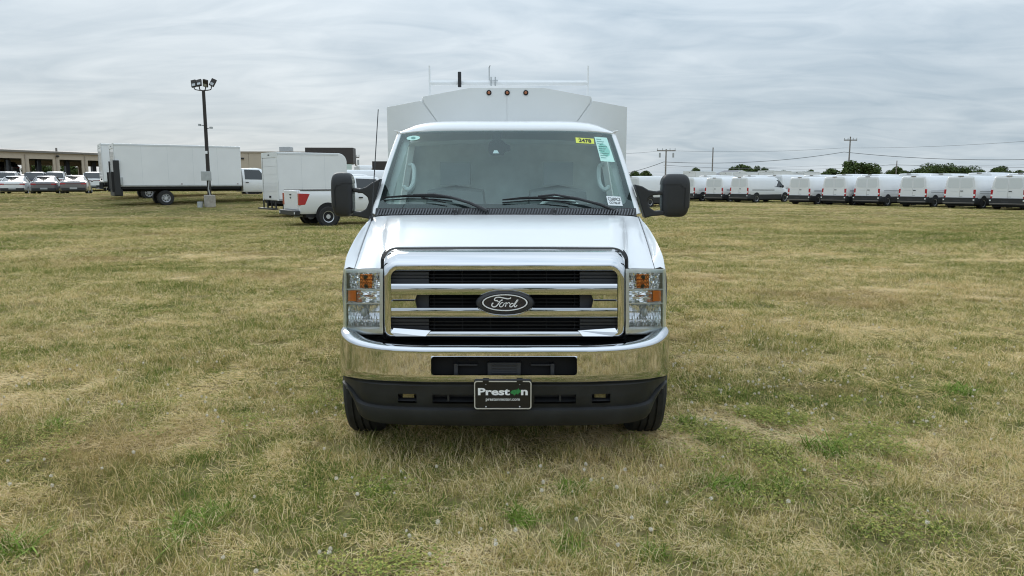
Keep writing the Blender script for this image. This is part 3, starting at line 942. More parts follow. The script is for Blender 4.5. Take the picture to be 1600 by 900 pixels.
for dd, dz_ in prof:
    row = []
    for a in np.linspace(-1, 1, 33):
        g = gsurf(a * .995, 1.0)
        fz = 1 - abs(a) ** 9
        roll = abs(a) ** 14
        row.append(Vector((g.x * (1.0 + .012 * max(0, dz_ * 10) * (1 - roll)) + (.02 if a > .99 else -.02 if a < -.99 else 0), g.y * (1 - min(1, dd / .6) if dd > .2 else 1) + (1.93 * min(1, dd / .6) if dd > .2 else 0) + dd, g.z + (dz_ * (.25 + .75 * fz) if dz_ > 0 else dz_))))
    rr_rows.append(row)
roof = MB().grid(rr_rows).build('cab_roof', M['paint'], truck, ang=50)
for s in (-1, 1):
    p = gsurf(s, 1.0)
    MB().tube([p + Vector((s * .0, -.01, .012)), p + Vector((s * .045, .0, .022))], [.008, .005], 6).build('drip_rail_end', M['paint'], roof)
    MB().tube([p + Vector((s * .02, 0, .0)), p + Vector((s * .012, .2, .012)), p + Vector((s * .01, .78, .012))], .012, 6).build('drip_rail', M['paint'], roof)
MB().grid([[(x, d, 2.10 - .03 * (x / .85) ** 2) for x in np.linspace(-.86, .86, 9)] for d in (2.0, 2.7)]).build('headliner', M['trim'], roof)

# -- cowl with its louvres
cw = []
for a in np.linspace(-1, 1, 41):
    b_ = gsurf(a * .995, 0.0)
    f_ = V(205 * a, 337.2 + 2 * abs(a) ** 4, 1.185 + .085 * a * a)
    cw.append((b_ + Vector((0, -.004, .004)), f_ + Vector((0, -.02, -.03))))
cowl = MB().grid([[c[0] for c in cw], [c[0].lerp(c[1], .25) + Vector((0, 0, -.006)) for c in cw], [c[1] for c in cw]]).build('cowl', M['plastic'], truck, ang=60)
fn = MB()
NF = 92
for k in range(NF):
    a = -.985 + 1.97 * (k + .5) / NF
    if abs(abs(a) - .36) < .012: continue
    b_ = gsurf(a, 0.0); f_ = V(205 * a, 336.8 + 2 * abs(a) ** 4, 1.185 + .085 * a * a)
    p, q = b_.lerp(f_, .18), b_.lerp(f_, .96)
    w = .0045
    pts = [p + Vector((.006, 0, .002)), p.lerp(q, .4) + Vector((.007, 0, .012)), q + Vector((-.006, 0, .004))]
    fn.grid([[x + Vector((-w, 0, -.002)), x + Vector((-w, 0, .007)), x + Vector((w, 0, .007)), x + Vector((w, 0, -.002))] for x in pts])
tag(fn.build('cowl_louvre', M['louvre'], cowl, smooth=False), kind='stuff')
for px in (711, 867):
    p = V(px - 790, 330, 1.17)
    MB().box(p.x - .014, p.x + .014, p.y - .03, p.y, p.z - .012, p.z + .012).build('washer_nozzle', M['plastic'], cowl, bevel=.005)
# wipers
for blade, arm in (([(600, 312), (640, 309.5), (680, 310.5), (707, 313.5)], [(648, 309), (680, 308.5), (705, 313), (735, 322), (762, 332.5)]),
                   ([(785, 316), (820, 313), (860, 312.5), (900, 315)], [(840, 311.5), (865, 309), (900, 315), (935, 324), (967, 335)])):
    wiper = MB().tube([G(x, y, .035) for x, y in arm[:-1]] + [G(*arm[-1], .02)], [.006, .008, .010, .011, .014], 8).build('wiper_arm', M['plastic'], truck)
    MB().tube([G(x, y, .026) for x, y in blade], [.006, .011, .011, .006], 6).build('wiper_blade', M['dull'], wiper)
    MB().tube([G(x, y + 2.0, .008) for x, y in blade], .005, 6).build('wiper_rubber', M['dull'], wiper)
    MB().tube([G(blade[2][0] - 20, blade[2][1] + 2, .03), G(blade[3][0] - 10, blade[3][1] + 6, .02)], .005, 6).build('wiper_link', M['dull'], wiper)

# -- cab interior
dd_ = MB()
rows = []
for d, z, w in ((1.33, 1.46, .90), (1.45, 1.49, .92), (1.62, 1.50, .93), (1.72, 1.46, .93), (1.76, 1.30, .93), (1.74, .9, .9)):
    rows.append([(x * w, d + .09 * x * x, z + .02 * (math.exp(-((x - .45) / .25) ** 2))) for x in np.linspace(-1, 1, 21)])
dd_.grid(rows)
dash = dd_.build('dashboard', M['dash'], truck, ang=50)
st = MB()
for k in range(28):
    pass
ctr = Vector((.44, 1.86, 1.46)); ax = Vector((0, -.75, .55)).normalized()
e1 = Vector((1, 0, 0)); e2 = ax.cross(e1).normalized()
ringp = [ctr + (e1 * math.cos(k * 2 * math.pi / 28) + e2 * math.sin(k * 2 * math.pi / 28)) * .195 for k in range(28)]
st.tube(ringp + [ringp[0]], .016, 8, caps=False)
for k in (2, 12, 21):
    st.tube([ctr, ringp[k]], .016, 6)
st.ball(ctr, (.07, .05, .06), 10)
st.build('steering_wheel', M['trim'], truck)
for s in (-1, 1):
    x = s * .45
    b_ = MB().loft([(2.20, [(0, 1.0), (.22, 1.0), (.26, 1.1), (.27, 1.4), (.24, 1.66), (.0, 1.68)]), (2.34, [(0, 1.0), (.24, 1.0), (.27, 1.1), (.28, 1.4), (.25, 1.68), (0, 1.72)])])
    b_.box(-.13, .13, 2.25, 2.34, 1.72, 1.92); b_.box(-.26, .26, 1.80, 2.34, .86, 1.04)
    b_.v = [(p[0] + x, p[1], p[2]) for p in b_.v]
    b_.build('seat', M['seat'], truck, bevel=.03)
    # grab handle on the pillar
    pth = [(629, 235), (636, 236), (637.5, 250), (635, 266), (627, 275), (620, 270)]
    if s > 0: pth = [(1582 - x_, y_) for x_, y_ in pth]
    MB().tube(crom([tuple(G(x_, y_, -.16)) for x_, y_ in pth], 4), .018, 8).build('grab_handle', M['trim'], truck)
pt = MB()
pt.box(-.93, .93, 2.66, 2.68, .6, 2.1)
pt.build('cab_rear_panel', M['rearpanel'], truck)
MB().box(-.95, .95, 1.2, 2.68, .60, .64).build('cab_floor', M['dash'], truck)
for s in (-1, 1):
    MB().box(min(s * .93, s * .955), max(s * .93, s * .955), 1.45, 2.66, .62, 1.47).build('door_trim', M['trim'], truck, bevel=.01)

# -- tow mirrors
def superell(cx, cy, cz, a, b, c, e1=.45, e2=.4, n=36, m=24):
    def sp(v, e): return math.copysign(abs(v) ** e, v)
    rows = []
    for i in range(m + 1):
        ph = -math.pi / 2 + math.pi * i / m
        rows.append([(cx + a * sp(math.cos(ph), e1) * sp(math.cos(2 * math.pi * k / n), e2), cy + b * sp(math.cos(ph), e1) * sp(math.sin(2 * math.pi * k / n), e2), cz + c * sp(math.sin(ph), e1)) for k in range(n)])
    return rows
for s, (pxa, pxb, pya, pyb), poly in (
        (-1, (519, 554.5, 270.5, 338), [(551, 293), (562, 295), (572, 292), (580, 286), (594, 279), (589, 300), (584, 322), (580, 343), (570, 341), (551, 337), (551, 330), (563, 331), (572, 326), (576, 316), (574, 308), (566, 302), (551, 300)]),
        (1, (1033, 1074.5, 272.5, 339), [(1038, 297), (1026, 299), (1014, 297), (1004, 291), (992, 288), (998, 306), (1003, 325), (1008, 341), (1018, 338), (1038, 336.5), (1038, 329), (1024, 330), (1016, 325), (1012, 316), (1014, 309), (1022, 305), (1038, 304)])):
    D = 1.50
    def W(px, py, d=D):
        z = zray(py, TY + d); return Vector((xray(px, TY + d, z) - TX, d, z))
    p0, p1 = W(pxa, pya), W(pxb, pyb)
    cx, cz, hw, hh = (p0.x + p1.x) / 2, (p0.z + p1.z) / 2, (p1.x - p0.x) / 2, (p0.z - p1.z) / 2
    rows = superell(cx, D, cz, hw, .075, hh, .50, .50)
    head = MB().grid(rows, cu=True).build('tow_mirror', M['plastic'], truck, ang=60)
    # raised cap over the top and the outer edge
    cap = superell(cx, D, cz + .001, hw + .005, .080, hh + .004, .50, .50, 72, 48)
    zs, xs = cz + hh * .50, cx + s * hw * .62
    def skipc(i, j):
        p, q = cap[i][j], cap[i + 1][(j + 1) % 72]
        mx, mz, my = (p[0] + q[0]) / 2, (p[2] + q[2]) / 2, (p[1] + q[1]) / 2
        dx, dz2 = max(0, (mx - xs) * s + .05), max(0, mz - zs + .05)
        inside = dx * dx + dz2 * dz2 < .05 ** 2 if (dx > 0 and dz2 > 0) else (mx - xs) * s < 0 and mz < zs
        return inside or mz < cz - hh * .55 or my > D + .05
    MB().grid(cap, cu=True, skip=skipc).build('mirror_cap', M['plastic'], head, ang=60)
    MB().box(cx - hw * .85, cx + hw * .85, D + .07, D + .078, cz - hh * .88, cz + hh * .88).build('mirror_glass', M['silver'], head, bevel=.006)
    MB().prism([W(x, y, D - .05) for x, y in poly], (0, .11, 0)).build('mirror_arm', M['plastic'], head, bevel=.009, seg=3)
# -- antenna
def W2(px, py, d):
    z = zray(py, TY + d); return Vector((xray(px, TY + d, z) - TX, d, z))
ant = MB().tube([W2(580.5, 340, 1.2), W2(582, 320, 1.22), W2(591, 171, 1.45)], [.006, .0042, .0034], 6).build('antenna', M['plastic'], truck)
MB().tube([W2(579.5, 346, 1.2), W2(580.5, 338, 1.2)], [.022, .014], 10).build('antenna_base', M['plastic'], ant)
# -- wheels
def wheel(parent, cx, cy, cz, r, w, rim_r, s, mr=None):
    n = 44
    pr = [(-.5 * w, rim_r), (-.52 * w, rim_r + .25 * (r - rim_r)), (-.53 * w, rim_r + .6 * (r - rim_r)), (-.47 * w, r - .02), (-.38 * w, r - .004)]
    for k, c in enumerate((-.20, 0, .20)):
        pr += [(c * w - .03 * w, r), (c * w - .025 * w, r - .011), (c * w + .025 * w, r - .011), (c * w + .03 * w, r)]
    pr += [(.38 * w, r - .004), (.47 * w, r - .02), (.53 * w, rim_r + .6 * (r - rim_r)), (.52 * w, rim_r + .25 * (r - rim_r)), (.5 * w, rim_r)]
    t = MB().lathe_x(pr, (cx, cy, cz), n).build('wheel', M['rubber'], parent, ang=25)
    q = MB().lathe_x([(s * .46 * w, rim_r + .006), (s * .50 * w, rim_r + .002), (s * .42 * w, rim_r - .02), (s * .2 * w, rim_r * .86), (s * .24 * w, rim_r * .6), (s * .36 * w, rim_r * .42), (s * .38 * w, rim_r * .2), (s * .38 * w, .004)], (cx, cy, cz), 28)
    q.build('rim', mr or M['rim'], t, ang=35)
    hl_ = MB()
    for k in range(8):
        a = k * math.pi / 4
        MB().lathe_x([(s * .262 * w, .002), (s * .262 * w, rim_r * .10)], (cx + s * .006, cy + rim_r * .72 * math.cos(a), cz + rim_r * .72 * math.sin(a)), 8).build('rim_hole', M['dull'], t)
    return t
for s in (-1, 1):
    wheel(truck, s * .965, axle_d, tyre_r - .012, tyre_r, .235, .21, s)
    for xx in (.98, .72): wheel(truck, s * xx, 4.55, tyre_r - .012, tyre_r, .225, .21, s)
fr2 = MB()
for s in (-1, 1): fr2.box(s * .42 - .04, s * .42 + .04, .25, 6.0, .42, .56)
fr2.box(-.80, .80, axle_d - .05, axle_d + .05, .30, .40); fr2.box(-.9, .9, 4.5, 4.6, .32, .44); fr2.box(-.75, .75, .35, 1.2, .44, .72)
fr2.build('chassis', M['dull'], truck)
MB().box(-.94, .94, 1.3, 6.1, .40, .46).build('light_block_plate', M['dull'], truck)  # unseen dark plate, added to block light under the truck
MB().box(-.72, .72, .16, 1.3, .36, .42).build('light_block_front', M['dull'], truck)  # added too: carries the light-blocking plate forward under the nose
MB().box(-.76, .76, .34, .36, .40, 1.12).build('radiator_support', M['dull'], truck)
for s in (-1, 1):
    MB().grid([[(s * x, axle_d + .49 * math.cos(a), tyre_r + .49 * math.sin(a)) for x in (.62, 1.02)] for a in np.linspace(0, math.pi, 14)]).build('wheel_liner', M['dull'], truck)

# -- service body
BD = 2.80
def BW(u, py): return V(u, py, BD)
e0, e1_, e2_, e3 = BW(188, 167), BW(134.5, 157), BW(132, 150.5), BW(59, 137)
zbot = .62
def bprism(poly, y0, y1, name, mat, bevel=.004): return MB().prism([(x, y0, z) for x, z in poly], (0, y1 - y0, 0)).build(name, mat, body, smooth=False, bevel=bevel)
prof_h = [(e0.x, zbot), (e0.x, e0.z), (e1_.x, e1_.z), (e2_.x, e2_.z), (e3.x, e3.z)]
BL = 3.45
body = MB()
ring = [(-x, z) for x, z in prof_h] + [(x, z) for x, z in prof_h[::-1]]
body.prism([(x, BD + .012, z) for x, z in ring], (0, BL, 0))
body = body.build('service_body', M['boxpaint'], truck, smooth=False, bevel=.012)
tag(body, 'tall light grey service body behind the cab')
gp = .0009
zj = BW(0, 196).z
cxj = BW(105, 196).x
for s in (-1, 1):
    P = [(gp, zbot + .002), (cxj - gp, zbot + .002), (cxj - gp, zj), (e1_.x - .03, e1_.z - .02), (e2_.x - .001, e2_.z - .002), (e3.x, e3.z - .001), (gp, e3.z - .001)]
    bprism([(s * x, z) for x, z in P], BD, BD + .0115, 'front_panel', M['boxpaint'], .002)
    P = [(cxj + gp, zbot + .002), (e0.x - .001, zbot + .002), (e0.x - .001, e0.z - .001), (e1_.x + .004, e1_.z - .001), (cxj + gp, zj + .001)]
    bprism([(s * x, z) for x, z in P], BD + .001, BD + .0115, 'corner_panel', M['boxpaint'], .002)
    for k in range(4):
        d0 = BD + .08 + k * .84
        zt_, zb_ = (e0.z - .08), (1.45 if k in (2,) else .72)
        MB().box(min(s * e0.x, s * (e0.x + .012)), max(s * e0.x, s * (e0.x + .012)), d0, d0 + .80, zb_, zt_).build('compartment_door', M['boxpaint'], body, bevel=.006)
        MB().box(min(s * (e0.x + .01), s * (e0.x + .03)), max(s * (e0.x + .01), s * (e0.x + .03)), d0 + .70, d0 + .76, 1.5, 1.62).build('compartment_latch', M['steel'], body, bevel=.005)
for px in (764, 792.5, 821.5):
    z = zray(145, TY + BD); x = xray(px, TY + BD, z) - TX
    def disc(r, y0, y1, n=20): return MB().prism([(x + r * math.cos(2 * math.pi * k / n), y0, z + r * math.sin(2 * math.pi * k / n)) for k in range(n)], (0, y1 - y0, 0))
    c_ = disc(.024, BD - .008, BD + .004).build('clearance_lamp', M['dull'], body, smooth=False)
    MB().ball((x, BD - .006, z), (.0145, .012, .0145), 12).build('clearance_lens', pbr('amber_lens_dark', (.35, .09, .012), .2, coat=1) if px == 764 else bpy.data.materials['amber_lens_dark'], c_)
# ladder rack
RD = BD + .55
def RW(px, py, d=RD):
    z = zray(py, TY + d); return Vector((xray(px, TY + d, z) - TX, d, z))
rackpaint = M['paint']
zr = (RW(795, 130)).z
xl, xr = RW(671.5, 130).x, RW(918.5, 130).x
rb2 = MB().tube([(xl, RD, zr), (xr, RD, zr)], .025, 12)
rack = rb2.build('ladder_rack', rackpaint, truck)
tag(rack, 'white ladder rack crossbar with upright stops')
MB().tube([(xl, RD + 2.4, zr), (xr, RD + 2.4, zr)], .025, 12).build('rack_crossbar', rackpaint, rack)
for x in (xl, xr):
    MB().box(x - .008, x + .008, RD - .02, RD + .02, e2_.z - .03, RW(671, 103).z).build('rack_upright', rackpaint, rack)
    MB().box(x - .008, x + .008, RD + 2.38, RD + 2.42, e2_.z - .03, RW(671, 103).z).build('rack_upright', rackpaint, rack)
x0 = RW(718.5, 125).x
MB().box(x0 - .017, x0 + .017, RD - .05, RD - .024, RW(0, 137).z, RW(0, 113).z).build('ladder_stop', M['plastic'], rack, bevel=.005)
hx0 = RW(764.5, 120).x
MB().tube([(hx0 + .01, RD - .03, RW(0, 103).z), (hx0, RD - .03, RW(0, 106).z), (hx0, RD - .03, RW(0, 126).z), (RW(778, 126).x, RD - .03, RW(0, 126).z)], .0065, 6).build('rack_hook', M['galv'], rack)
for px in (767.5, 774):
    xx = RW(px, 126).x
    MB().tube([(xx, RD - .03, RW(0, 121).z), (xx, RD - .034, RW(0, 135).z)], .007, 6).build('rack_clamp', M['galv'], rack)

# ------------------------------------------------------------------ vehicles of the yard (local: y forward, origin on the ground under the rear bumper)
HEAD = 56.0                                            # everything is parked at the same slant
def hd(deg=HEAD): return -R(deg)

def half(hw, z0, z1, mid=None, top=.86, r=.08):
    zm = z0 + (z1 - z0) * .5
    return [(0, z0), (hw * .9, z0), (hw, z0 + .1), (hw * 1.0, zm), (hw * .985, z1 - r), (hw * top, z1), (0, z1 + .01)]

def small_wheel(root, x, y, r, w, rim, s, detail=True):
    t = MB().lathe_x([(-w / 2, rim), (-w / 2, r * .93), (-w * .38, r), (w * .38, r), (w / 2, r * .93), (w / 2, rim)], (x, y, r - .02), 24).build('wheel', M['rubber'], root, ang=40)
    q = MB().lathe_x([(s * w * .5, rim + .01), (s * w * .44, rim * .9), (s * w * .2, rim * .8), (s * w * .22, rim * .5), (s * w * .4, rim * .38), (s * w * .4, .003)], (x, y, r - .02), 20)
    q.build('rim', M['rim'], t, ang=40)
    if detail:
        for k in range(7):
            a = k * 2 * math.pi / 7
            MB().lathe_x([(s * w * .27, .002), (s * w * .27, rim * .14)], (x, y + rim * .66 * math.cos(a), r - .02 + rim * .66 * math.sin(a)), 8).build('rim_hole', M['dull'], t)
    return t

# -- cargo van
def make_van():
    v = thing('cargo_van', '', 'van')
    def ring(hb, ht, zb, zt, zbelt=1.15):
        return [(0, zb), (hb * .93, zb), (hb, zb + .12), (hb, zbelt), (hb - (hb - ht) * .55, zbelt + (zt - zbelt) * .62), (ht, zt - .09), (ht * .9, zt - .02), (0, zt)]
    secs = [(.06, ring(.97, .80, .45, 2.05)), (.10, ring(1.0, .83, .42, 2.09)), (.5, ring(1.03, .85, .36, 2.11)), (2, ring(1.03, .86, .36, 2.12)), (3.55, ring(1.03, .85, .36, 2.10)), (3.95, ring(1.03, .80, .36, 2.02)),
            (4.35, ring(1.02, .78, .36, 1.66)), (4.75, ring(1.0, .78, .36, 1.28, 1.0)), (5.2, ring(.94, .74, .36, 1.10, .9)), (5.45, ring(.82, .66, .38, .95, .8)), (5.52, ring(.7, .6, .42, .85, .7))]
    MB().loft(secs).build('body', M['farwhite'], v, ang=38)
    MB().loft([(-.04, [(0, .30), (.96, .30), (1.0, .34), (1.0, .66), (.97, .71), (0, .71)]), (.30, [(0, .28), (1.03, .28), (1.045, .32), (1.045, .66), (1.03, .71), (0, .71)])]).build('bumper', M['plastic'], v)
    bp = MB().box(-.98, .98, -.055, -.03, .36, .40).build('bumper_lip', M['brownroof'], v, bevel=.01)
    for s in (-1, 1):
        # door skin with its blanked window
        d = MB().box(min(s * .006, s * .90), max(s * .006, s * .90), .035, .07, .66, 1.98)
        d.v = [(x * (1 - .16 * max(0, (z - 1.15) / .85)), y, z) for x, y, z in d.v]
        d = d.build('rear_door', M['farwhite'], v, bevel=.02)
        w = [(.05, 1.30), (.66, 1.30), (.80, 1.40), (.74, 1.86), (.68, 1.92), (.05, 1.93)]
        MB().prism([(s * x, .031, z) for x, z in w], (0, .006, 0)).build('blank_panel', M['vanpanel'], d, smooth=False, bevel=.004)
        MB().box(min(s * .84, s * .985), max(s * .84, s * .985), .035, .14, .70, 1.22).build('tail_light', M['red'], v, bevel=.015)
        MB().box(min(s * .85, s * .97), max(s * .85, s * .97), .030, .06, .82, .93).build('reversing_lamp', M['letter'], v, bevel=.01)
        MB().box(min(s * .90, s * .99), max(s * .90, s * .99), -.062, -.03, .53, .61).build('bumper_end_lamp', M['letter'], v, bevel=.01)
        for z in (.98, 1.08):
            MB().box(min(s * 1.028, s * 1.036), max(s * 1.028, s * 1.036), .5, 3.3, z, z + .022).build('side_groove', M['plastic'], v)
        MB().prism([(s * 1.027, y, z) for y, z in ((.9, 1.28), (2.0, 1.28), (2.0, 1.84), (.9, 1.84))], (-s * .0, 0, 0)) if False else None
        for y0, y1 in ((.55, 1.75), (1.9, 3.1)):
            MB().add([(s * (1.0 - .115 * ((z - 1.3) / .5)), y, z) for y, z in ((y0, 1.28), (y1, 1.28), (y1, 1.80), (y0, 1.80))], [(0, 1, 2, 3)]).build('side_panel', M['vanpanel'], v, smooth=False)
        win = [(3.32, 1.26), (4.42, 1.24), (4.30, 1.42), (3.92, 1.84), (3.40, 1.86)]
        MB().prism([(s * (1.042 - .17 * max(0, (z - 1.15) / .7)), y, z) for y, z in win], (-s * .02, 0, 0)).build('side_window', M['darkglass'], v, smooth=False)
        MB().box(min(s * 1.0, s * 1.045), max(s * 1.0, s * 1.045), .30, 4.25, .28, .66).build('sill', M['plastic'], v)
        MB().ball((s * 1.13, 4.25, 1.32), (.09, .07, .13), 10).build('mirror', M['plastic'], v)
        for y in (1.05, 4.70):
            MB().lathe_x([(s * .0, .40), (s * .01, .44), (s * .01, .0)], (s * 1.034, y, .40), 24).build('wheel_arch', M['dull'], v)
            small_wheel(v, s * .94, y, .36, .24, .21, s, False)
    MB().prism([(-.66, 4.05, 1.96), (.66, 4.05, 1.96), (.80, 4.72, 1.32), (-.80, 4.72, 1.32)], (0, .03, .03)).build('windshield', M['darkglass'], v, smooth=False)
    MB().box(-.9, .9, .15, 5.2, .17, .37).build('underside_shade', M['dull'], v)  # dark underside box, dropped low to stand for the shadow below
    MB().box(.04, .22, .02, .05, 1.10, 1.15).build('door_pull', M['plastic'], v)
    MB().box(.02, .20, .03, .036, .78, .81).build('badge', M['galv'], v)
    MB().box(-.62, -.10, .03, .0355, 1.10, 1.135).build('script_badge', M['vanpanel'], v)
    MB().box(-.16, .16, .03, .07, 2.04, 2.085).build('brake_light', M['brownroof'], v)
    MB().box(-.30, .10, -.046, -.038, .45, .57).build('plate_recess', M['greyplastic'], v)
    v.scale = (1, 1, 1.02)
    return v
van = make_van()
u_row = Vector((-math.cos(R(HEAD)), math.sin(R(HEAD)), 0)); f_dir = Vector((math.sin(R(HEAD)), math.cos(R(HEAD)), 0))
P0 = Vector((30.9, 46.0, 0))
row_px = [1568, 1493, 1420, 1349, 1298, 1244, 1151, 1112, 1070, 1033, 1003]
def on_row(px, off=0):
    t = (px - 800) / FPX
    q = P0 + f_dir * off
    s = (q.x - q.y * t) / (-u_row.x + u_row.y * t)
    p = q + u_row * s
    return Vector((p.x, p.y, hgt(p.x, p.y)))
vlab = {1151: 'white cargo van with its whole side showing beside the gap in the angled row',
        1244: 'first white cargo van after the gap, counting away from the utility truck'}
for k, px in enumerate((1298, 1349, 1420, 1493, 1568)): vlab[px] = '%s white cargo van after the gap, counting away from the utility truck' % ('second', 'third', 'fourth', 'fifth', 'sixth')[k]
for k, px in enumerate((1112, 1070, 1033, 1003)): vlab[px] = '%s white cargo van from the gap, counting towards the utility truck' % ('second', 'third', 'fourth', 'fifth')[k]
used = False
for px in row_px:
    L = vlab.get(px, 'white cargo van with black bumper in the front row of parked vans')
    if not used:
        van.location = on_row(px); van.rotation_euler = (0, 0, hd()); van['label'] = L; van['group'] = 'cargo vans in the front row'; used = True
    else:
        place(van, on_row(px, random.uniform(-.35, .35)), hd() + R(random.uniform(-2.5, 2.5)), L, 'cargo vans in the front row')
# one beyond the nose of the truck and a second row of taller vans
place(van, Vector((8.2, 52.0, hgt(8.2, 52))), hd(52), 'white cargo van whose nose shows beside the truck\'s right tow mirror', None)
for k, px in enumerate((1585, 1521, 1462, 1412, 1352, 1312, 1262, 1205, 1166, 1098)):
    place(van, on_row(px, 8.6 + .3 * (k % 3)), hd() + R(random.uniform(-2, 2)), 'taller white van roof rising behind the front row of cargo vans', 'taller vans behind the front row', (1, 1, 1.13 + .02 * (k % 2)))

# -- cab with short hood, shared by pickup and box trucks; y0 = back of cab
def make_cab(root, y0, mat, zlift=0.):
    def ring(hw, zb, zt, ht, zw): return [(0, zb), (hw * .93, zb), (hw, zb + .1), (hw, zw), (ht, zt - .06), (ht * .88, zt), (0, zt + .015)]
    secs = [(0, ring(.98, .50, 1.90, .76, 1.22)), (.9, ring(1.0, .50, 1.93, .76, 1.20)), (1.15, ring(1.0, .50, 1.88, .75, 1.19)), (1.75, ring(1.0, .50, 1.32, .84, 1.17)), (2.3, ring(.99, .55, 1.24, .86, 1.1)), (2.8, ring(.97, .58, 1.18, .84, 1.05)), (2.95, ring(.92, .6, 1.05, .8, .9))]
    secs = [(y + y0, [(x, z + zlift) for x, z in h]) for y, h in secs]
    body = MB().loft(secs).build('cab', mat, root, ang=40)
    for s in (-1, 1):
        w = [(.12, 1.25), (1.42, 1.22), (1.02, 1.80), (.14, 1.83)]
        MB().prism([(s * (1.004 - .235 * (z - 1.20) / .66), y + y0, z + zlift) for y, z in w], (-s * .02, 0, .0)).build('side_window', M['darkglass'], body, smooth=False)
        MB().box(min(s * .998, s * 1.02), max(s * .998, s * 1.02), y0 + .15, y0 + .32, 1.04 + zlift, 1.09 + zlift).build('door_handle', M['plastic'], body)
        MB().box(min(s * 1.0, s * 1.003), max(s * 1.0, s * 1.003), y0 + 1.36, y0 + 1.375, .6 + zlift, 1.15 + zlift).build('door_gap', M['greyplastic'], body)
        MB().box(min(s * 1.04, s * 1.22), max(s * 1.04, s * 1.22), y0 + 1.30, y0 + 1.42, 1.22 + zlift, 1.52 + zlift).build('mirror', mat, body, bevel=.03)
        MB().lathe_x([(0, .47), (s * .012, .5), (s * .012, .0)], (s * .992, y0 + 2.25, .45 + zlift * .5), 24).build('wheel_arch', M['dull'], body)
    MB().prism([(-.64, y0 + 1.14, 1.84 + zlift), (.64, y0 + 1.14, 1.84 + zlift), (.80, y0 + 1.76, 1.30 + zlift), (-.80, y0 + 1.76, 1.30 + zlift)], (0, .03, .03)).build('windshield', M['darkglass'], body, smooth=False)
    MB().prism([(-.60, y0 - .004, 1.32 + zlift), (.60, y0 - .004, 1.32 + zlift), (.54, y0 - .004, 1.80 + zlift), (-.54, y0 - .004, 1.80 + zlift)], (0, .02, 0)).build('rear_window', M['darkglass'], body, smooth=False)
    return body

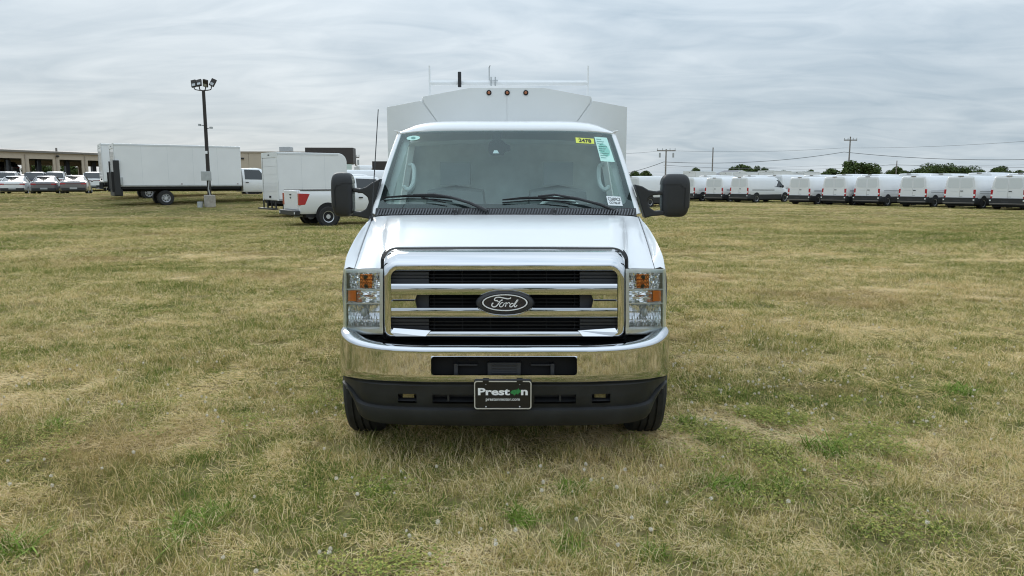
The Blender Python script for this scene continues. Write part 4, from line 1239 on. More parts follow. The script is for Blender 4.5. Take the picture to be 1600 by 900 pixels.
# -- box truck
def make_box_truck(L, H, zfloor, wr, lift, nose, hw=1.22):
    t = thing('box_truck', '', 'truck')
    y0 = .25
    z0, z1 = zfloor, zfloor + H
    b = MB()
    if nose:
        pr = [(y0, z0), (y0 + L, z0), (y0 + L, z1 - .42)] + [(y0 + L - .42 + .42 * math.cos(a), z1 - .42 + .42 * math.sin(a)) for a in np.linspace(.1, math.pi / 2, 8)] + [(y0, z1)]
    else:
        pr = [(y0, z0), (y0 + L, z0), (y0 + L, z1), (y0, z1)]
    b.prism([(-hw, y, z) for y, z in pr], (2 * hw, 0, 0))
    box = b.build('cargo_box', M['truckbox'], t, bevel=.03, ang=40)
    for s in (-1, 1):
        xs = s * hw
        def strip(name, ya, yb, za, zb, th, mat): return MB().box(min(xs, xs + s * th), max(xs, xs + s * th), ya, yb, za, zb).build(name, mat, box)
        strip('top_rail', y0 + .02, y0 + L - (.45 if nose else .02), z1 - .11, z1 - .02, .012, M['vanpanel'])
        strip('bottom_rail', y0 + .02, y0 + L - .02, z0 + .01, z0 + .09, .012, M['galv'])
        n = max(3, int(L / 1.22))
        for k in range(1, n):
            yy = y0 + L * k / n
            strip('panel_joint', yy - .006, yy + .006, z0 + .1, z1 - .12, .003, M['vanpanel'])
        for yy in (y0 + .25, y0 + L * .5, y0 + L - .25): strip('marker_lamp', yy - .04, yy + .04, z0 + .12, z0 + .16, .02, M['carred'])
        small_wheel(t, s * (hw - .26), y0 + L * .37, wr, .50, wr * .55, s)
        small_wheel(t, s * .86, y0 + L + 2.25 + .12, wr, .26, wr * .55, s)
    # rear: frame, roll-up door panels
    MB().box(-hw - .012, -hw + .12, y0 - .03, y0 - .002, z0, z1 + .01).build('door_post', M['boxpaint'], box)
    MB().box(hw - .12, hw + .012, y0 - .03, y0 - .002, z0, z1 + .01).build('door_post', M['boxpaint'], box)
    MB().box(-hw + .122, hw - .122, y0 - .03, y0 - .002, z1 - .24, z1 + .01).build('door_header', M['boxpaint'], box)
    MB().box(-.12, .12, y0 - .036, y0 - .031, z1 - .14, z1 - .09).build('header_lamp', M['dull'], box)
    npan = 5
    for k in range(npan):
        za, zb = z0 + .04 + k * (H - .30) / npan, z0 + .04 + (k + 1) * (H - .30) / npan - .012
        MB().box(-hw + .135, hw - .135, y0 - .018, y0 - .004, za, zb).build('door_panel', M['farwhite'], box)
    MB().box(-hw + .11, -hw + .135, y0 - .022, y0 - .003, z0 + .02, z1 - .25).build('door_seal', M['dull'], box)
    MB().box(hw - .135, hw - .11, y0 - .022, y0 - .003, z0 + .02, z1 - .25).build('door_seal', M['dull'], box)
    if not lift:
        MB().box(-.10, .10, y0 - .06, y0 - .016, z0 + .12, z0 + .22).build('door_latch', M['dull'], box)
        st_ = MB().box(-1.05, 1.05, y0 - .32, y0 - .02, z0 - .42, z0 - .36).build('rear_step', M['plastic'], t)
        for x in (-.9, -.3, .3, .9): MB().box(x - .03, x + .03, y0 - .1, y0 - .04, z0 - .36, z0 + .0).build('step_bracket', M['plastic'], st_)
    else:
        lg = MB().box(-1.2, 1.2, y0 - .12, y0 + .30, z0 - .52, z0 - .16).build('lift_gate', M['plastic'], t, bevel=.02)
        MB().box(-1.1, 1.1, y0 - .16, y0 - .08, z0 - .15, z0 + .75).build('lift_platform', M['dull'], lg)
        for s in (-1, 1):
            xs = s * hw
            MB().box(min(xs + s * .014, xs + s * .11), max(xs + s * .014, xs + s * .11), y0 - .10, y0 + .20, z0 - .45, z0 + 1.42).build('lift_rail', M['plastic'], lg, bevel=.01)
            MB().box(min(xs + s * .014, xs + s * .09), max(xs + s * .014, xs + s * .09), y0 - .22, y0 - .105, z0 - .30, z0 + .80).build('lift_arm', M['dull'], lg)
            MB().box(min(xs, xs + s * .12), max(xs, xs + s * .12), y0 + .205, y0 + .33, z0 + .10, z0 + .50).build('lift_control', M['galv'], lg)
    ch = MB()
    for s in (-1, 1): ch.box(s * .42 - .05, s * .42 + .05, y0, y0 + L + 2.6, z0 - .28, z0 - .02)
    ch.box(-hw + .05, hw - .05, y0 + .05, y0 + L - .1, z0 - .14, z0 - .003)
    ch.build('chassis', M['dull'], t)
    make_cab(t, y0 + L + .12, M['farwhite'], .12 if wr < .42 else .22)
    return t
longtruck = make_box_truck(6.65, 2.33, 1.06, .43, True, False)
longtruck.location = (-22.55, 41.6, hgt(-22.5, 41.6)); longtruck.rotation_euler = (0, 0, hd(57))
tag(longtruck, 'long white box truck with black lift gate standing behind the light pole')
backtruck = make_box_truck(6.65, 2.33, 1.06, .43, False, False)
backtruck.location = (-25.75, 46.2, hgt(-26, 46.2)); backtruck.rotation_euler = (0, 0, hd(57))
tag(backtruck, 'white box truck with yellow sticker, mostly hidden behind the long box truck')
MB().box(1.22, 1.226, .45, .75, 1.30, 1.60).build('warning_sticker', M['yellow'], backtruck)
shorttruck = make_box_truck(3.45, 2.26, .78, .38, False, True, 1.12)
def corner(px, Y, heading, hw, back=.0):
    """origin so that the rear right corner lies in column px at distance Y"""
    x = (px - 800) / FPX * Y
    r = Vector((math.cos(R(heading)), -math.sin(R(heading)), 0))
    p = Vector((x, Y, 0)) - r * hw
    return Vector((p.x, p.y, hgt(p.x, p.y)))
shorttruck.location = corner(430, 34.6, 54, 1.12); shorttruck.rotation_euler = (0, 0, hd(54))
tag(shorttruck, 'short white box truck with rounded nose and roll-up rear door behind the pickup')
for k, (px, Y, hdg) in enumerate(((1072, 92, 60), (1150, 98, 58), (1190, 86, 56), (1128, 104, 60), (1238, 96, 57))):
    place(shorttruck, at(px, Y), hd(hdg), 'far white box truck whose box top shows over the cargo vans', 'far box trucks behind the vans')

# -- pickup
def make_pickup():
    p = thing('pickup_truck', 'white pickup truck with red tail light behind the left tow mirror', 'truck')
    bed = 2.30
    def prf(hw, z0, z1): return [(0, z0), (hw * .92, z0), (hw, z0 + .12), (hw, z1 - .25), (hw * .985, z1 - .04), (hw * .95, z1), (hw * .88, z1), (hw * .86, z1 - .05), (hw * .86, .86), (0, .86)]
    MB().loft([(.06, prf(.98, .52, 1.40)), (.12, prf(1.0, .50, 1.41)), (bed, prf(1.0, .50, 1.41))]).build('bed', M['farwhite'], p, ang=40)
    tg = MB().box(-.80, .80, .03, .10, .66, 1.40).build('tailgate', M['farwhite'], p, bevel=.02)
    MB().box(-.10, .10, .015, .03, 1.22, 1.27).build('tailgate_handle', M['plastic'], tg)
    MB().prism([(.09 * math.cos(k * math.pi / 8), .022, 1.12 + .035 * math.sin(k * math.pi / 8)) for k in range(16)], (0, .008, 0)).build('badge', M['cardark'], tg, smooth=False)
    MB().box(-1.0, 1.0, -.14, .05, .44, .64).build('bumper', M['plastic'], p, bevel=.03)
    for s in (-1, 1):
        tl = [(s * 1.004, .03, 1.30), (s * 1.004, .46, 1.28), (s * 1.004, .26, .86), (s * 1.004, .03, .84)]
        MB().prism(tl, (-s * .19, 0, 0)).build('tail_light', M['red'], p, smooth=False, bevel=.01)
        MB().box(s * .88 - .04, s * .88 + .04, -.146, -.138, .50, .58).build('reflector', M['letter'], p)
        MB().box(min(s * .86, s * 1.0), max(s * .86, s * 1.0), .1, bed - .02, 1.412, 1.432).build('bed_rail_cap', M['plastic'], p)
        MB().lathe_x([(0, .47), (s * .012, .5), (s * .012, 0)], (s * .992, 1.18, .44), 28).build('wheel_arch', M['dull'], p)
        small_wheel(p, s * .90, 1.18, .40, .27, .23, s)
        small_wheel(p, s * .90, bed + .05 + 2.25, .40, .27, .23, s)
    MB().box(-.9, .9, .3, 5.0, .36, .50).build('chassis', M['dull'], p)
    MB().tube([(.55, -.02, .40), (.55, .5, .42)], .04, 8).build('exhaust', M['galv'], p)
    make_cab(p, bed + .04, M['farwhite'], .05)
    return p
pickup = make_pickup()
pickup.location = corner(468.5, 28.6, 55, 1.0); pickup.rotation_euler = (0, 0, hd(55))
place(van, Vector((-9.6, 40.5, hgt(-9.6, 40.5))), hd(60), 'white van roof and windscreen just over the pickup, beside the short box truck', None, (1, 1, 1.08))
for k, (px, Y) in enumerate(((560, 82), (586, 78))):
    place(van, at(px, Y), hd(58), 'distant white van between the short box truck and the utility truck', 'distant vans left of the truck', (1, 1, 1.12))

# -- passenger cars
def make_car(name, label, paint, kind, group=None):
    c = thing(name, label, 'car', group=group)
    if kind == 'sedan':
        low = [(0, .70, .42, .86), (.06, .84, .32, .98), (.35, .90, .24, 1.03), (1.0, .91, .20, .99), (2.4, .91, .20, .95), (3.6, .90, .20, .93), (4.3, .86, .22, .82), (4.62, .70, .30, .62)]
        gh = [(.36, .74, 1.00, .72, 1.02), (1.25, .84, .96, .60, 1.38), (1.8, .85, .95, .61, 1.44), (2.5, .85, .94, .60, 1.41), (3.45, .80, .92, .74, .95)]
        roof = (1.2, 2.55); ybp = 4.6
    else:
        low = [(0, .82, .42, 1.06), (.06, .92, .36, 1.14), (.4, .95, .30, 1.16), (2.4, .95, .28, 1.12), (3.6, .94, .28, 1.08), (4.4, .90, .30, 1.0), (4.75, .78, .36, .82)]
        gh = [(.10, .80, 1.12, .72, 1.18), (.42, .86, 1.10, .66, 1.66), (1.6, .88, 1.08, .68, 1.74), (2.5, .88, 1.06, .66, 1.70), (3.4, .84, 1.05, .76, 1.08)]
        roof = (.36, 2.6); ybp = 4.75
    MB().loft([(y, half(hw, a, b)) for y, hw, a, b in low]).build('body', paint, c, ang=40)
    g = MB().loft([(y, [(0, zb), (hb, zb), (ht, zt - .03), (ht * .9, zt), (0, zt + .012)]) for y, hb, zb, ht, zt in gh]).build('windows', M['darkglass'], c, ang=40)
    ys = [y for y in np.linspace(roof[0], roof[1], 7)]
    rows = []
    for y in ys:
        zt = float(np.interp(y, [q[0] for q in gh], [q[4] for q in gh])); ht = float(np.interp(y, [q[0] for q in gh], [q[3] for q in gh]))
        rows.append([(-ht - .01, y, zt - .05), (-ht * .9, y, zt + .012), (0, y, zt + .026), (ht * .9, y, zt + .012), (ht + .01, y, zt - .05)])
    MB().grid(rows).build('roof', paint, c, ang=50)
    for s in (-1, 1):
        q0, q1 = gh[0], gh[1]
        MB().tube([(s * q0[1], q0[0], q0[2]), (s * (q1[3] + .02), q1[0], q1[4] - .02)], .022, 6).build('rear_pillar', paint, c)
        MB().tube([(s * gh[-1][1], gh[-1][0], gh[-1][2]), (s * (gh[-2][3] + .02), gh[-2][0], gh[-2][4] - .02)], .04, 6).build('front_pillar', paint, c)
        zt = low[1][3]
        MB().box(min(s * .50, s * low[1][1]), max(s * .50, s * low[1][1]), -.005, .16, zt - .22, zt - .12).build('tail_light', M['red'], c, bevel=.01)
        MB().ball((s * (low[3][1] + .1), 3.0, 1.0 if kind == 'sedan' else 1.2), (.1, .06, .07), 8).build('mirror', paint, c)
        for y in (.95, 3.65): small_wheel(c, s * (low[3][1] - .11), y, .33 if kind == 'sedan' else .37, .22, .21, s, False)
    zt = low[1][3]
    MB().box(-.50, .50, -.01, .05, zt - .19, zt - .15).build('light_bar', M['carred'], c)
    MB().box(-low[1][1] * .94, low[1][1] * .94, -.03, .1, low[1][2] - .03, low[1][2] + .20).build('bumper', M['plastic'], c, bevel=.03)
    MB().box(-.24, .24, -.04, -.028, low[1][2] + .1, low[1][2] + .22).build('plate', M['galv'], c)
    return c
def car_at(c, px, Y, hdg):
    c.location = at(px, Y); c.rotation_euler = (0, 0, hd(hdg))
CH = -25
a = make_car('parked_car', 'white sedan at the end of the front row of cars by the service building', M['farwhite'], 'sedan'); car_at(a, 26, 57.0, CH)
b = make_car('parked_car', 'grey sedan between the white sedan and another grey sedan', M['cargrey'], 'sedan'); car_at(b, 75, 56.5, CH)
d = make_car('parked_car', 'grey sedan with silver boot lid next to the box trucks', M['cargrey'], 'sedan'); car_at(d, 121, 55.5, CH)
e = make_car('parked_car', 'white sport utility car behind the two grey sedans', M['farwhite'], 'suv'); car_at(e, 92, 68, CH)
f = make_car('parked_car', 'dark blue sport utility car under the first open service bay', M['cardark'], 'suv'); car_at(f, 60, 66, CH)
g = make_car('parked_car', 'silver sedan parked behind the rearmost grey sedan', M['carsilver'], 'sedan'); car_at(g, 122, 66, CH)
place(e, at(152, 66), hd(CH), 'white sport utility car half hidden by the box truck with yellow sticker')
place(e, at(17, 67), hd(CH), 'white sport utility car right behind the white sedan')
i = make_car('parked_car', 'dark red car between the white and the dark blue sport utility cars', M['carred'], 'sedan'); car_at(i, 38, 71, CH)
place(e, at(0, 73), hd(CH), 'white sport utility car under the closed service door')
place(g, at(68, 72), hd(CH), 'silver sedan tucked behind the dark blue sport utility car')

# ------------------------------------------------------------------ service building with open bays
bd_ = Vector((math.sin(R(21.6)), math.cos(R(21.6)), 0))
BX, BY = -61.3, 88.0
g0 = hgt(BX, BY)
bldg = thing('service_building', 'tan metal service building with open garage bays behind the parked cars', 'building', (BX, BY, g0), R(90 - 21.6))
# local: x along the front (away from the camera to the right), y into the building
EZ = zray(236.0, BY) - g0
pitch_b = 4.05
bays = [(-4.7, -.95, 'closed'), (-.35 + .0, 0, None)]
x0b, x1b, dep = -9.0, 26.0, 11.0
openings = []
k = 0
xs_ = -3.6
while xs_ + 3.0 < x1b - 1:
    openings.append((xs_, xs_ + 3.15)); xs_ += pitch_b
dh = 3.25
for y, nm in ((0, 'front_wall'), (dep, 'rear_wall')):
    pcs = []
    prev = x0b
    dz_o = dh if y == 0 else 2.7
    for q_, (a_, b_) in enumerate(openings):
        pcs.append((prev, a_, 0, EZ)); pcs.append((a_, b_, dz_o, EZ)); prev = b_
    pcs.append((prev, x1b, 0, EZ))
    for (a_, b_, z0, z1) in pcs:
        MB().box(a_ + .001, b_ - .001, y, y + .15, z0, z1).build('wall_panel', M['tan'], bldg)
        if z0 == 0 and nm == 'front_wall':
            MB().box((a_ + b_) / 2 - .07, (a_ + b_) / 2 + .07, -.1, -.002, 0, EZ - .25).build('downspout', M['tandoor'], bldg)
MB().box(x0b, x0b + .15, .16, dep - .01, 0, EZ).build('side_wall', M['tan'], bldg)
MB().box(x1b - .15, x1b, .16, dep - .01, 0, EZ).build('side_wall', M['tan'], bldg)
MB().prism([(x0b - .3, -.3, EZ), (x0b - .3, dep / 2, EZ + .45), (x0b - .3, dep + .4, EZ), (x0b - .3, dep + .4, EZ + .22), (x0b - .3, dep / 2, EZ + .62), (x0b - .3, -.3, EZ + .24)], (x1b - x0b + .6, 0, 0)).build('roof', M['brownroof'], bldg, smooth=False)
MB().box(x0b, x1b, .2, dep - .2, -.2, -.01).build('floor', M['concrete'], bldg)
dr = MB()
for k in range(4):
    o = MB().box(openings[0][0] + .03, openings[0][1] - .03, .05, .10, .02 + k * .8, .78 + k * .8).build('door_section', M['tandoor'], bldg)
    if k == 1:
        for q in range(3):
            w_ = (openings[0][1] - openings[0][0] - .3) / 3
            MB().box(openings[0][0] + .15 + q * w_ + .04, openings[0][0] + .15 + (q + 1) * w_ - .04, .03, .048, .95, 1.42).build('door_window', M['darkglass'], o)
for a_, b_ in openings:
    for xx in (a_ + .3,):
        MB().box(xx - .3, xx + .3, 4.2, 4.6, 0, 3.6).build('lift_column', M['cardark'], bldg)
MB().ball((8.2, -.2, EZ - .35), (.25, .12, .14), 10).build('wall_lamp', M['pole'], bldg)
MB().tube([(9, 1, EZ + .2), (9, 1, EZ + .75)], .12, 8).build('roof_vent', M['brownroof'], bldg)
MB().box(x0b + .2, x1b - .2, .2, dep - .02, 3.3, 3.36).build('ceiling', M['dull'], bldg)  # ceiling coloured black to put gloom into the bays
rt = Matrix.Rotation(R(90 - 21.6), 4, 'Z')
lp = rt @ Vector((6.2, 5.2, 0)) + Vector((BX, BY, 0))
blk = make_car('parked_car', 'black sport utility car raised on a lift inside a service bay', M['carblack'], 'suv')
blk.location = (lp.x, lp.y, g0 + 1.25); blk.rotation_euler = (0, 0, R(90 - 21.6) + R(14))
lift = MB().box(-.8, .8, .5, 4.2, 1.1, 1.3).build('lift_deck', M['dull'], blk); lift.location = (0, 0, -1.05)
lf2 = MB().box(-.15, .15, 2.2, 2.5, -1.3, .1).build('lift_post', M['dull'], blk)

# rear wing: plain tan wall seen between the box trucks, and the dark sign portal
g1 = hgt(-26, 72)
wing = thing('office_wing', 'plain tan wall of the office wing between the two box trucks', 'building', (-26, 72, g1), R(6))
wh = zray(236.5, 72) - g1
for k in range(6):
    MB().box(-6 + k * 2.2, -6 + (k + 1) * 2.2 - .02, 0, 8, 0, wh - .12).build('wall_panel', M['tan'], wing)
MB().box(-6.1, 7.3, -.1, 8.1, wh - .12, wh).build('coping', M['tandoor'], wing)
MB().box(3.1, 4.2, 2, 3.5, wh, wh + .55).build('roof_unit', M['galv'], wing, bevel=.03)
MB().box(-.1, .15, -.12, -.002, wh - .75, wh - .6).build('wall_lamp', M['pole'], wing)
g2 = hgt(-16, 63)
portal = thing('sign_portal', 'dark brown flat fascia on a column above the short box truck', 'sign', (-15.35, 63, g2), R(4))
zt, zb = zray(231, 63) - g2, zray(256, 63) - g2
MB().box(-1.95, 2.0, -.5, 1.2, zb, zt).build('fascia', M['signbrown'], portal, bevel=.02)
MB().box(.55, 1.15, 0, .5, 0, zb - .002).build('column', M['brownroof'], portal)
MB().box(1.17, 1.75, .3, .34, 0, zb - .002).build('glass_pane', M['sideglass'], portal)
for z in (.3, .6): MB().box(1.17, 1.75, .27, .298, zb * z, zb * z + .06).build('glass_bar', M['pole'], portal)
MB().box(-1.9, -1.3, 0, .5, 0, zb - .002).build('column', M['brownroof'], portal)
g3 = at(597, 70)
sg = thing('black_sign', 'small black sign panel on a post just left of the cab', 'sign', g3)
MB().box(-.75, .75, -.08, .08, zray(270, 70) - g3.z, zray(252, 70) - g3.z).build('panel', M['signbrown'], sg)
MB().box(-.1, .1, -.06, .06, -.1, zray(270, 70) - g3.z - .002).build('post', M['pole'], sg)

# ------------------------------------------------------------------ light pole
lpv = at(331, 41.0)
lamp_pole = thing('light_pole', 'bronze parking lot light pole with four flood heads on a concrete base', 'light pole', lpv)
MB().lathe_z([(.30, -.15), (.30, .62), (.27, .66), (.001, .66)], (0, 0, 0), 20).build('concrete_base', M['concrete'], lamp_pole)
ptop = zray(141, 41) - lpv.z
MB().tube([(0, 0, .6), (0, 0, ptop)], [.105, .085], 10).build('pole', M['pole'], lamp_pole)
bx_ = MB().box(-.28, .22, -.32, -.12, 1.45, 1.95).build('power_box', M['galv'], lamp_pole, bevel=.01)
MB().tube([(.1, -.2, 1.45), (.05, -.22, 1.0), (.12, -.2, .6)], .03, 6).build('conduit', M['galv'], lamp_pole)
MB().box(-.52, -.28, -.45, -.2, -.05, .30).build('junction_box', M['galv'], lamp_pole, bevel=.01)
MB().box(-.06, .06, -.14, -.09, 2.9, 3.05).build('label_plate', M['letter'], lamp_pole)
for xx, zz in ((-.22, ptop - 1.9), (.30, ptop - 2.05)):
    a_ = MB().tube([(0, 0, zz), (xx, -.1, zz + .05)], .02, 6).build('camera_arm', M['pole'], lamp_pole)
    MB().box(min(xx, xx * 1.4), max(xx, xx * 1.4), -.22, -.05, zz, zz + .1).build('camera', M['galv'], a_)
for dx, ht, ry, rx in ((-.47, .20, -12, -20), (-.20, .26, -14, -30), (.12, .22, 16, 30), (.42, .26, 24, -14)):
    arm = MB().tube(crom([(0, 0, ptop - .02), (dx * .55, 0, ptop + .0), (dx, 0, ptop + .06), (dx * 1.04, 0, ptop + ht)], 4), .028, 6).build('lamp_arm', M['pole'], lamp_pole)
    h = MB().box(-.135, .135, -.055, .055, -.02, .40).build('flood_head', M['pole'], arm, bevel=.02)
    h.location = (dx * 1.05, 0, ptop + ht - .02); h.rotation_euler = (R(rx), R(ry), 0)
    MB().box(-.09, .09, -.061, -.056, .03, .17).build('lamp_face', M['galv'], h)

# ------------------------------------------------------------------ utility poles and wires
def upole(px, Y, ytop, arm_y=None, arm_w=0, extra=False, lab='', lean=0):
    p = at(px, Y)
    o = thing('utility_pole', lab, 'utility pole', p)
    H = zray(ytop, Y) - p.z
    MB().tube([(0, 0, -.3), (lean, 0, H)], [.14, .09], 8).build('pole_shaft', M['wood'], o)
    if arm_y:
        za = zray(arm_y, Y) - p.z
        MB().box(-arm_w, arm_w, -.14, -.02, za - .08, za + .08).build('crossarm', M['wood'], o)
        for k in (-.95, -.4, .4, .95):
            MB().tube([(arm_w * k, -.08, za + .08), (arm_w * k, -.08, za + .32)], .05, 6).build('insulator', M['galv'], o)
        if extra:
            for k in (-.7, .75):
                MB().tube([(arm_w * k, -.2, za - .95), (arm_w * k, -.2, za - .3)], .13, 8).build('cutout', M['galv'], o)
    return p, H
pA = upole(1037, 105, 233, 235.5, 1.3, True, 'utility pole with double crossarm and cutouts above the right mirror')
pB = upole(1109, 120, 230.5, lab='plain thin utility pole without a crossarm over the vans')
pC = upole(1319, 110, 213.5, 219, .95, False, 'tall utility pole with one crossarm by the round tree')
pD = upole(1393, 150, 251, lab='short bare utility pole between two small trees')
pE = upole(559, 95, 243, 246, .5, True, 'utility pole seen beyond the short box truck')
def wire(pts, sag, lab, r=.022):
    r *= .7
    mb = MB()
    path = []
    for a, b in zip(pts[:-1], pts[1:]):
        a, b = Vector(a), Vector(b)
        for k in range(14):
            t = k / 14
            q = a.lerp(b, t); q.z -= sag * 4 * t * (1 - t)
            path.append(q)
    path.append(Vector(pts[-1]))
    tag(mb.tube(path, r, 4).build('power_line', M['wire'], None), lab, 'wire', 'power lines between the utility poles')
def wp(px, py, Y):
    z = zray(py, Y); return (xray(px, Y, z), Y, z)
wire([wp(900, 237.5, 108), wp(1037, 235, 105), wp(1319, 231, 110), wp(1700, 213, 75)], .35, 'uppermost power line running across the sky over the vans')
wire([wp(900, 277, 112), wp(1037, 253, 105), wp(1319, 237.5, 110), wp(1720, 245, 92)], .7, 'thick sagging cable meeting the tall pole below its crossarm', .05)
wire([wp(1037, 258, 105), wp(1200, 263.5, 130), wp(1319, 262.5, 150), wp(1393, 257, 150), wp(1700, 262.5, 130)], .15, 'lowest power line just over the van roofs', .035)
wire([wp(1037, 262, 106), wp(1319, 257, 112), wp(1700, 255, 100)], .25, 'thin power line in the middle of the bundle', .015)

# ------------------------------------------------------------------ trees
def make_tree(seed, H, W, n, name='tree'):
    rn = random.Random(seed)
    t = thing(name, '', 'tree')
    tr = MB().tube([(0, 0, -.3), (.1, 0, H * .25), (-.1, .1, H * .6)], [.035 * H, .028 * H, .01 * H], 8)
    limbs = []
    for k in range(7):
        a = rn.uniform(0, 6.28); z = H * rn.uniform(.2, .5); r = W * rn.uniform(.2, .42)
        tip = (r * math.cos(a), r * math.sin(a), z + H * rn.uniform(.15, .35))
        tr.tube([(0, 0, z), (tip[0] * .5, tip[1] * .5, z + (tip[2] - z) * .6), tip], [.016 * H, .01 * H, .004 * H], 5)
    tr.build('trunk', M['bark'], t)
    blobs = []
    for k in range(11):
        a = rn.uniform(0, 6.28); r = W * .5 * math.sqrt(rn.random()) * .72
        z = H * rn.uniform(.36, .86); sh_ = 1 - .55 * abs(z / H - .55)
        blobs.append((r * math.cos(a) * sh_, r * math.sin(a) * sh_, z, W * rn.uniform(.13, .24)))
    mb = MB()
    for k in range(n):
        bx0, by0, bz0, br = rn.choice(blobs)
        a, cz_ = rn.uniform(0, 6.28), rn.uniform(-1, 1); rad = br * (rn.random() ** .4)
        q = math.sqrt(1 - cz_ * cz_)
        p = Vector((bx0 + rad * q * math.cos(a), by0 + rad * q * math.sin(a), bz0 + rad * cz_ * .8))
        nx = Vector((rn.gauss(0, 1), rn.gauss(0, 1), rn.gauss(.4, 1))).normalized()
        u = nx.cross(Vector((0, 0, 1))).normalized(); v = nx.cross(u)
        s = H * rn.uniform(.012, .026)
        mb.add([p - u * s - v * s * .6, p + u * s - v * s * .6, p + u * s * .7 + v * s, p - u * s * .7 + v * s], [(0, 1, 2, 3)])
    tag(mb.build('crown', M['leaf'], t, smooth=False), kind='stuff')
    return t
T = [make_tree(1, 9, 9, 4200), make_tree(2, 8, 6.5, 3400), make_tree(3, 8.5, 11, 4600)]
used_t = [False] * 3
def tree_at(k, px, Y, ytop, wpx, lab, group='trees beyond the vans'):
    p = at(px, Y); H0 = (9, 8, 8.5)[k]; W0 = (9, 6.5, 11)[k]
    sz = (zray(ytop - 2.5, Y) - p.z) / (H0 * .97); sx = 1.45 * wpx * Y / FPX / (W0 * .95)
    o = T[k] if not used_t[k] else dup(T[k]); used_t[k] = True
    o.location = p; o.scale = (sx, sx, sz); o.rotation_euler = (0, 0, random.uniform(0, 6.28))
    tag(o, lab, 'tree', group)
    return o
tree_at(0, 1340, 105, 252, 46, 'largest round green tree beside the tall utility pole')
tree_at(1, 1396, 170, 262, 18, 'small tree behind the short bare utility pole')
tree_at(1, 1387, 175, 268, 16, 'low bushy tree left of the short bare utility pole', )
tree_at(2, 1450, 170, 259, 46, 'wide dark tree behind the vans, with a lower one on each side')
tree_at(1, 1424, 172, 265, 30, 'lower tree on the pole side of the wide dark tree')
tree_at(1, 1474, 172, 266, 24, 'lower tree on the far side of the wide dark tree')
tree_at(2, 1507, 170, 263, 36, 'tree with uneven crown between the wide dark tree and the round topped one')
tree_at(0, 1556, 165, 261, 30, 'round topped tree over the end of the van row')
tree_at(1, 1585, 165, 268, 24, 'small tree at the end of the van row')
tree_at(1, 1529, 175, 267, 22, 'little tree next to the round topped tree')
for px, Y, yt, w, lab in ((1156, 190, 259, 34, 'broad far tree behind the small white gable'), (1185, 190, 261, 18, 'upright far tree right of the small white gable'), (1137, 195, 262, 10, 'narrow far tree left of the small white gable'),
                          (1087, 190, 264, 16, 'far tree over the van row between the two thin poles'), (1010, 160, 269, 24, 'low far tree by the cab near the right mirror'), (994, 170, 269, 18, 'low far tree hard against the cab edge'),
                          (1255, 190, 267, 18, 'low far tree over the van at the gap'), (1287, 190, 265, 30, 'flat topped low tree left of the tall utility pole'), (568, 150, 268, 22, 'low far tree over the pickup'),
                          (1222, 195, 268, 18, 'low far tree over the gap in the van row'), (72, 135, 255, 34, 'tree seen through an open bay of the service building'), (112, 140, 256, 30, 'further tree behind the bay with the raised car')):
    tree_at(random.choice((0, 1)), px, Y, yt, w, lab)
gp_ = at(1155, 160)
house = thing('farm_house', 'small white gabled house among the far trees', 'house', gp_, R(10))
MB().box(-3, 3, 0, 8, 0, 3.2).build('wall', M['farwhite'], house)
MB().prism([(-3, -.02, 3.2), (3, -.02, 3.2), (0, -.02, zray(266, 160) - gp_.z)], (0, .3, 0)).build('gable', M['farwhite'], house, smooth=False)
MB().prism([(-3.4, .3, 3.1), (0, .3, zray(265.5, 160) - gp_.z), (3.4, .3, 3.1)], (0, 8.0, 0)).build('roof', M['roofgrey'], house, smooth=False)
for x in (-1.5, 1.5): MB().box(x - .45, x + .45, -.05, -.002, 1.2, 2.5).build('window', M['darkglass'], house)
# trees at the far edge of the field behind the camera: the chrome and the glass mirror them
for k in range(16):
    x = -85 + k * 11.5 + random.uniform(-3, 3); y = -95 + random.uniform(-12, 12)
    o = dup(T[k % 3]); o.location = (x, y, 0); s_ = random.uniform(.9, 1.4); o.scale = (s_ * 1.2, s_ * 1.2, s_); o.rotation_euler = (0, 0, random.uniform(0, 6.28))
    tag(o, 'field edge tree facing the truck, mirrored in its chrome', 'tree', 'trees along the near field edge')

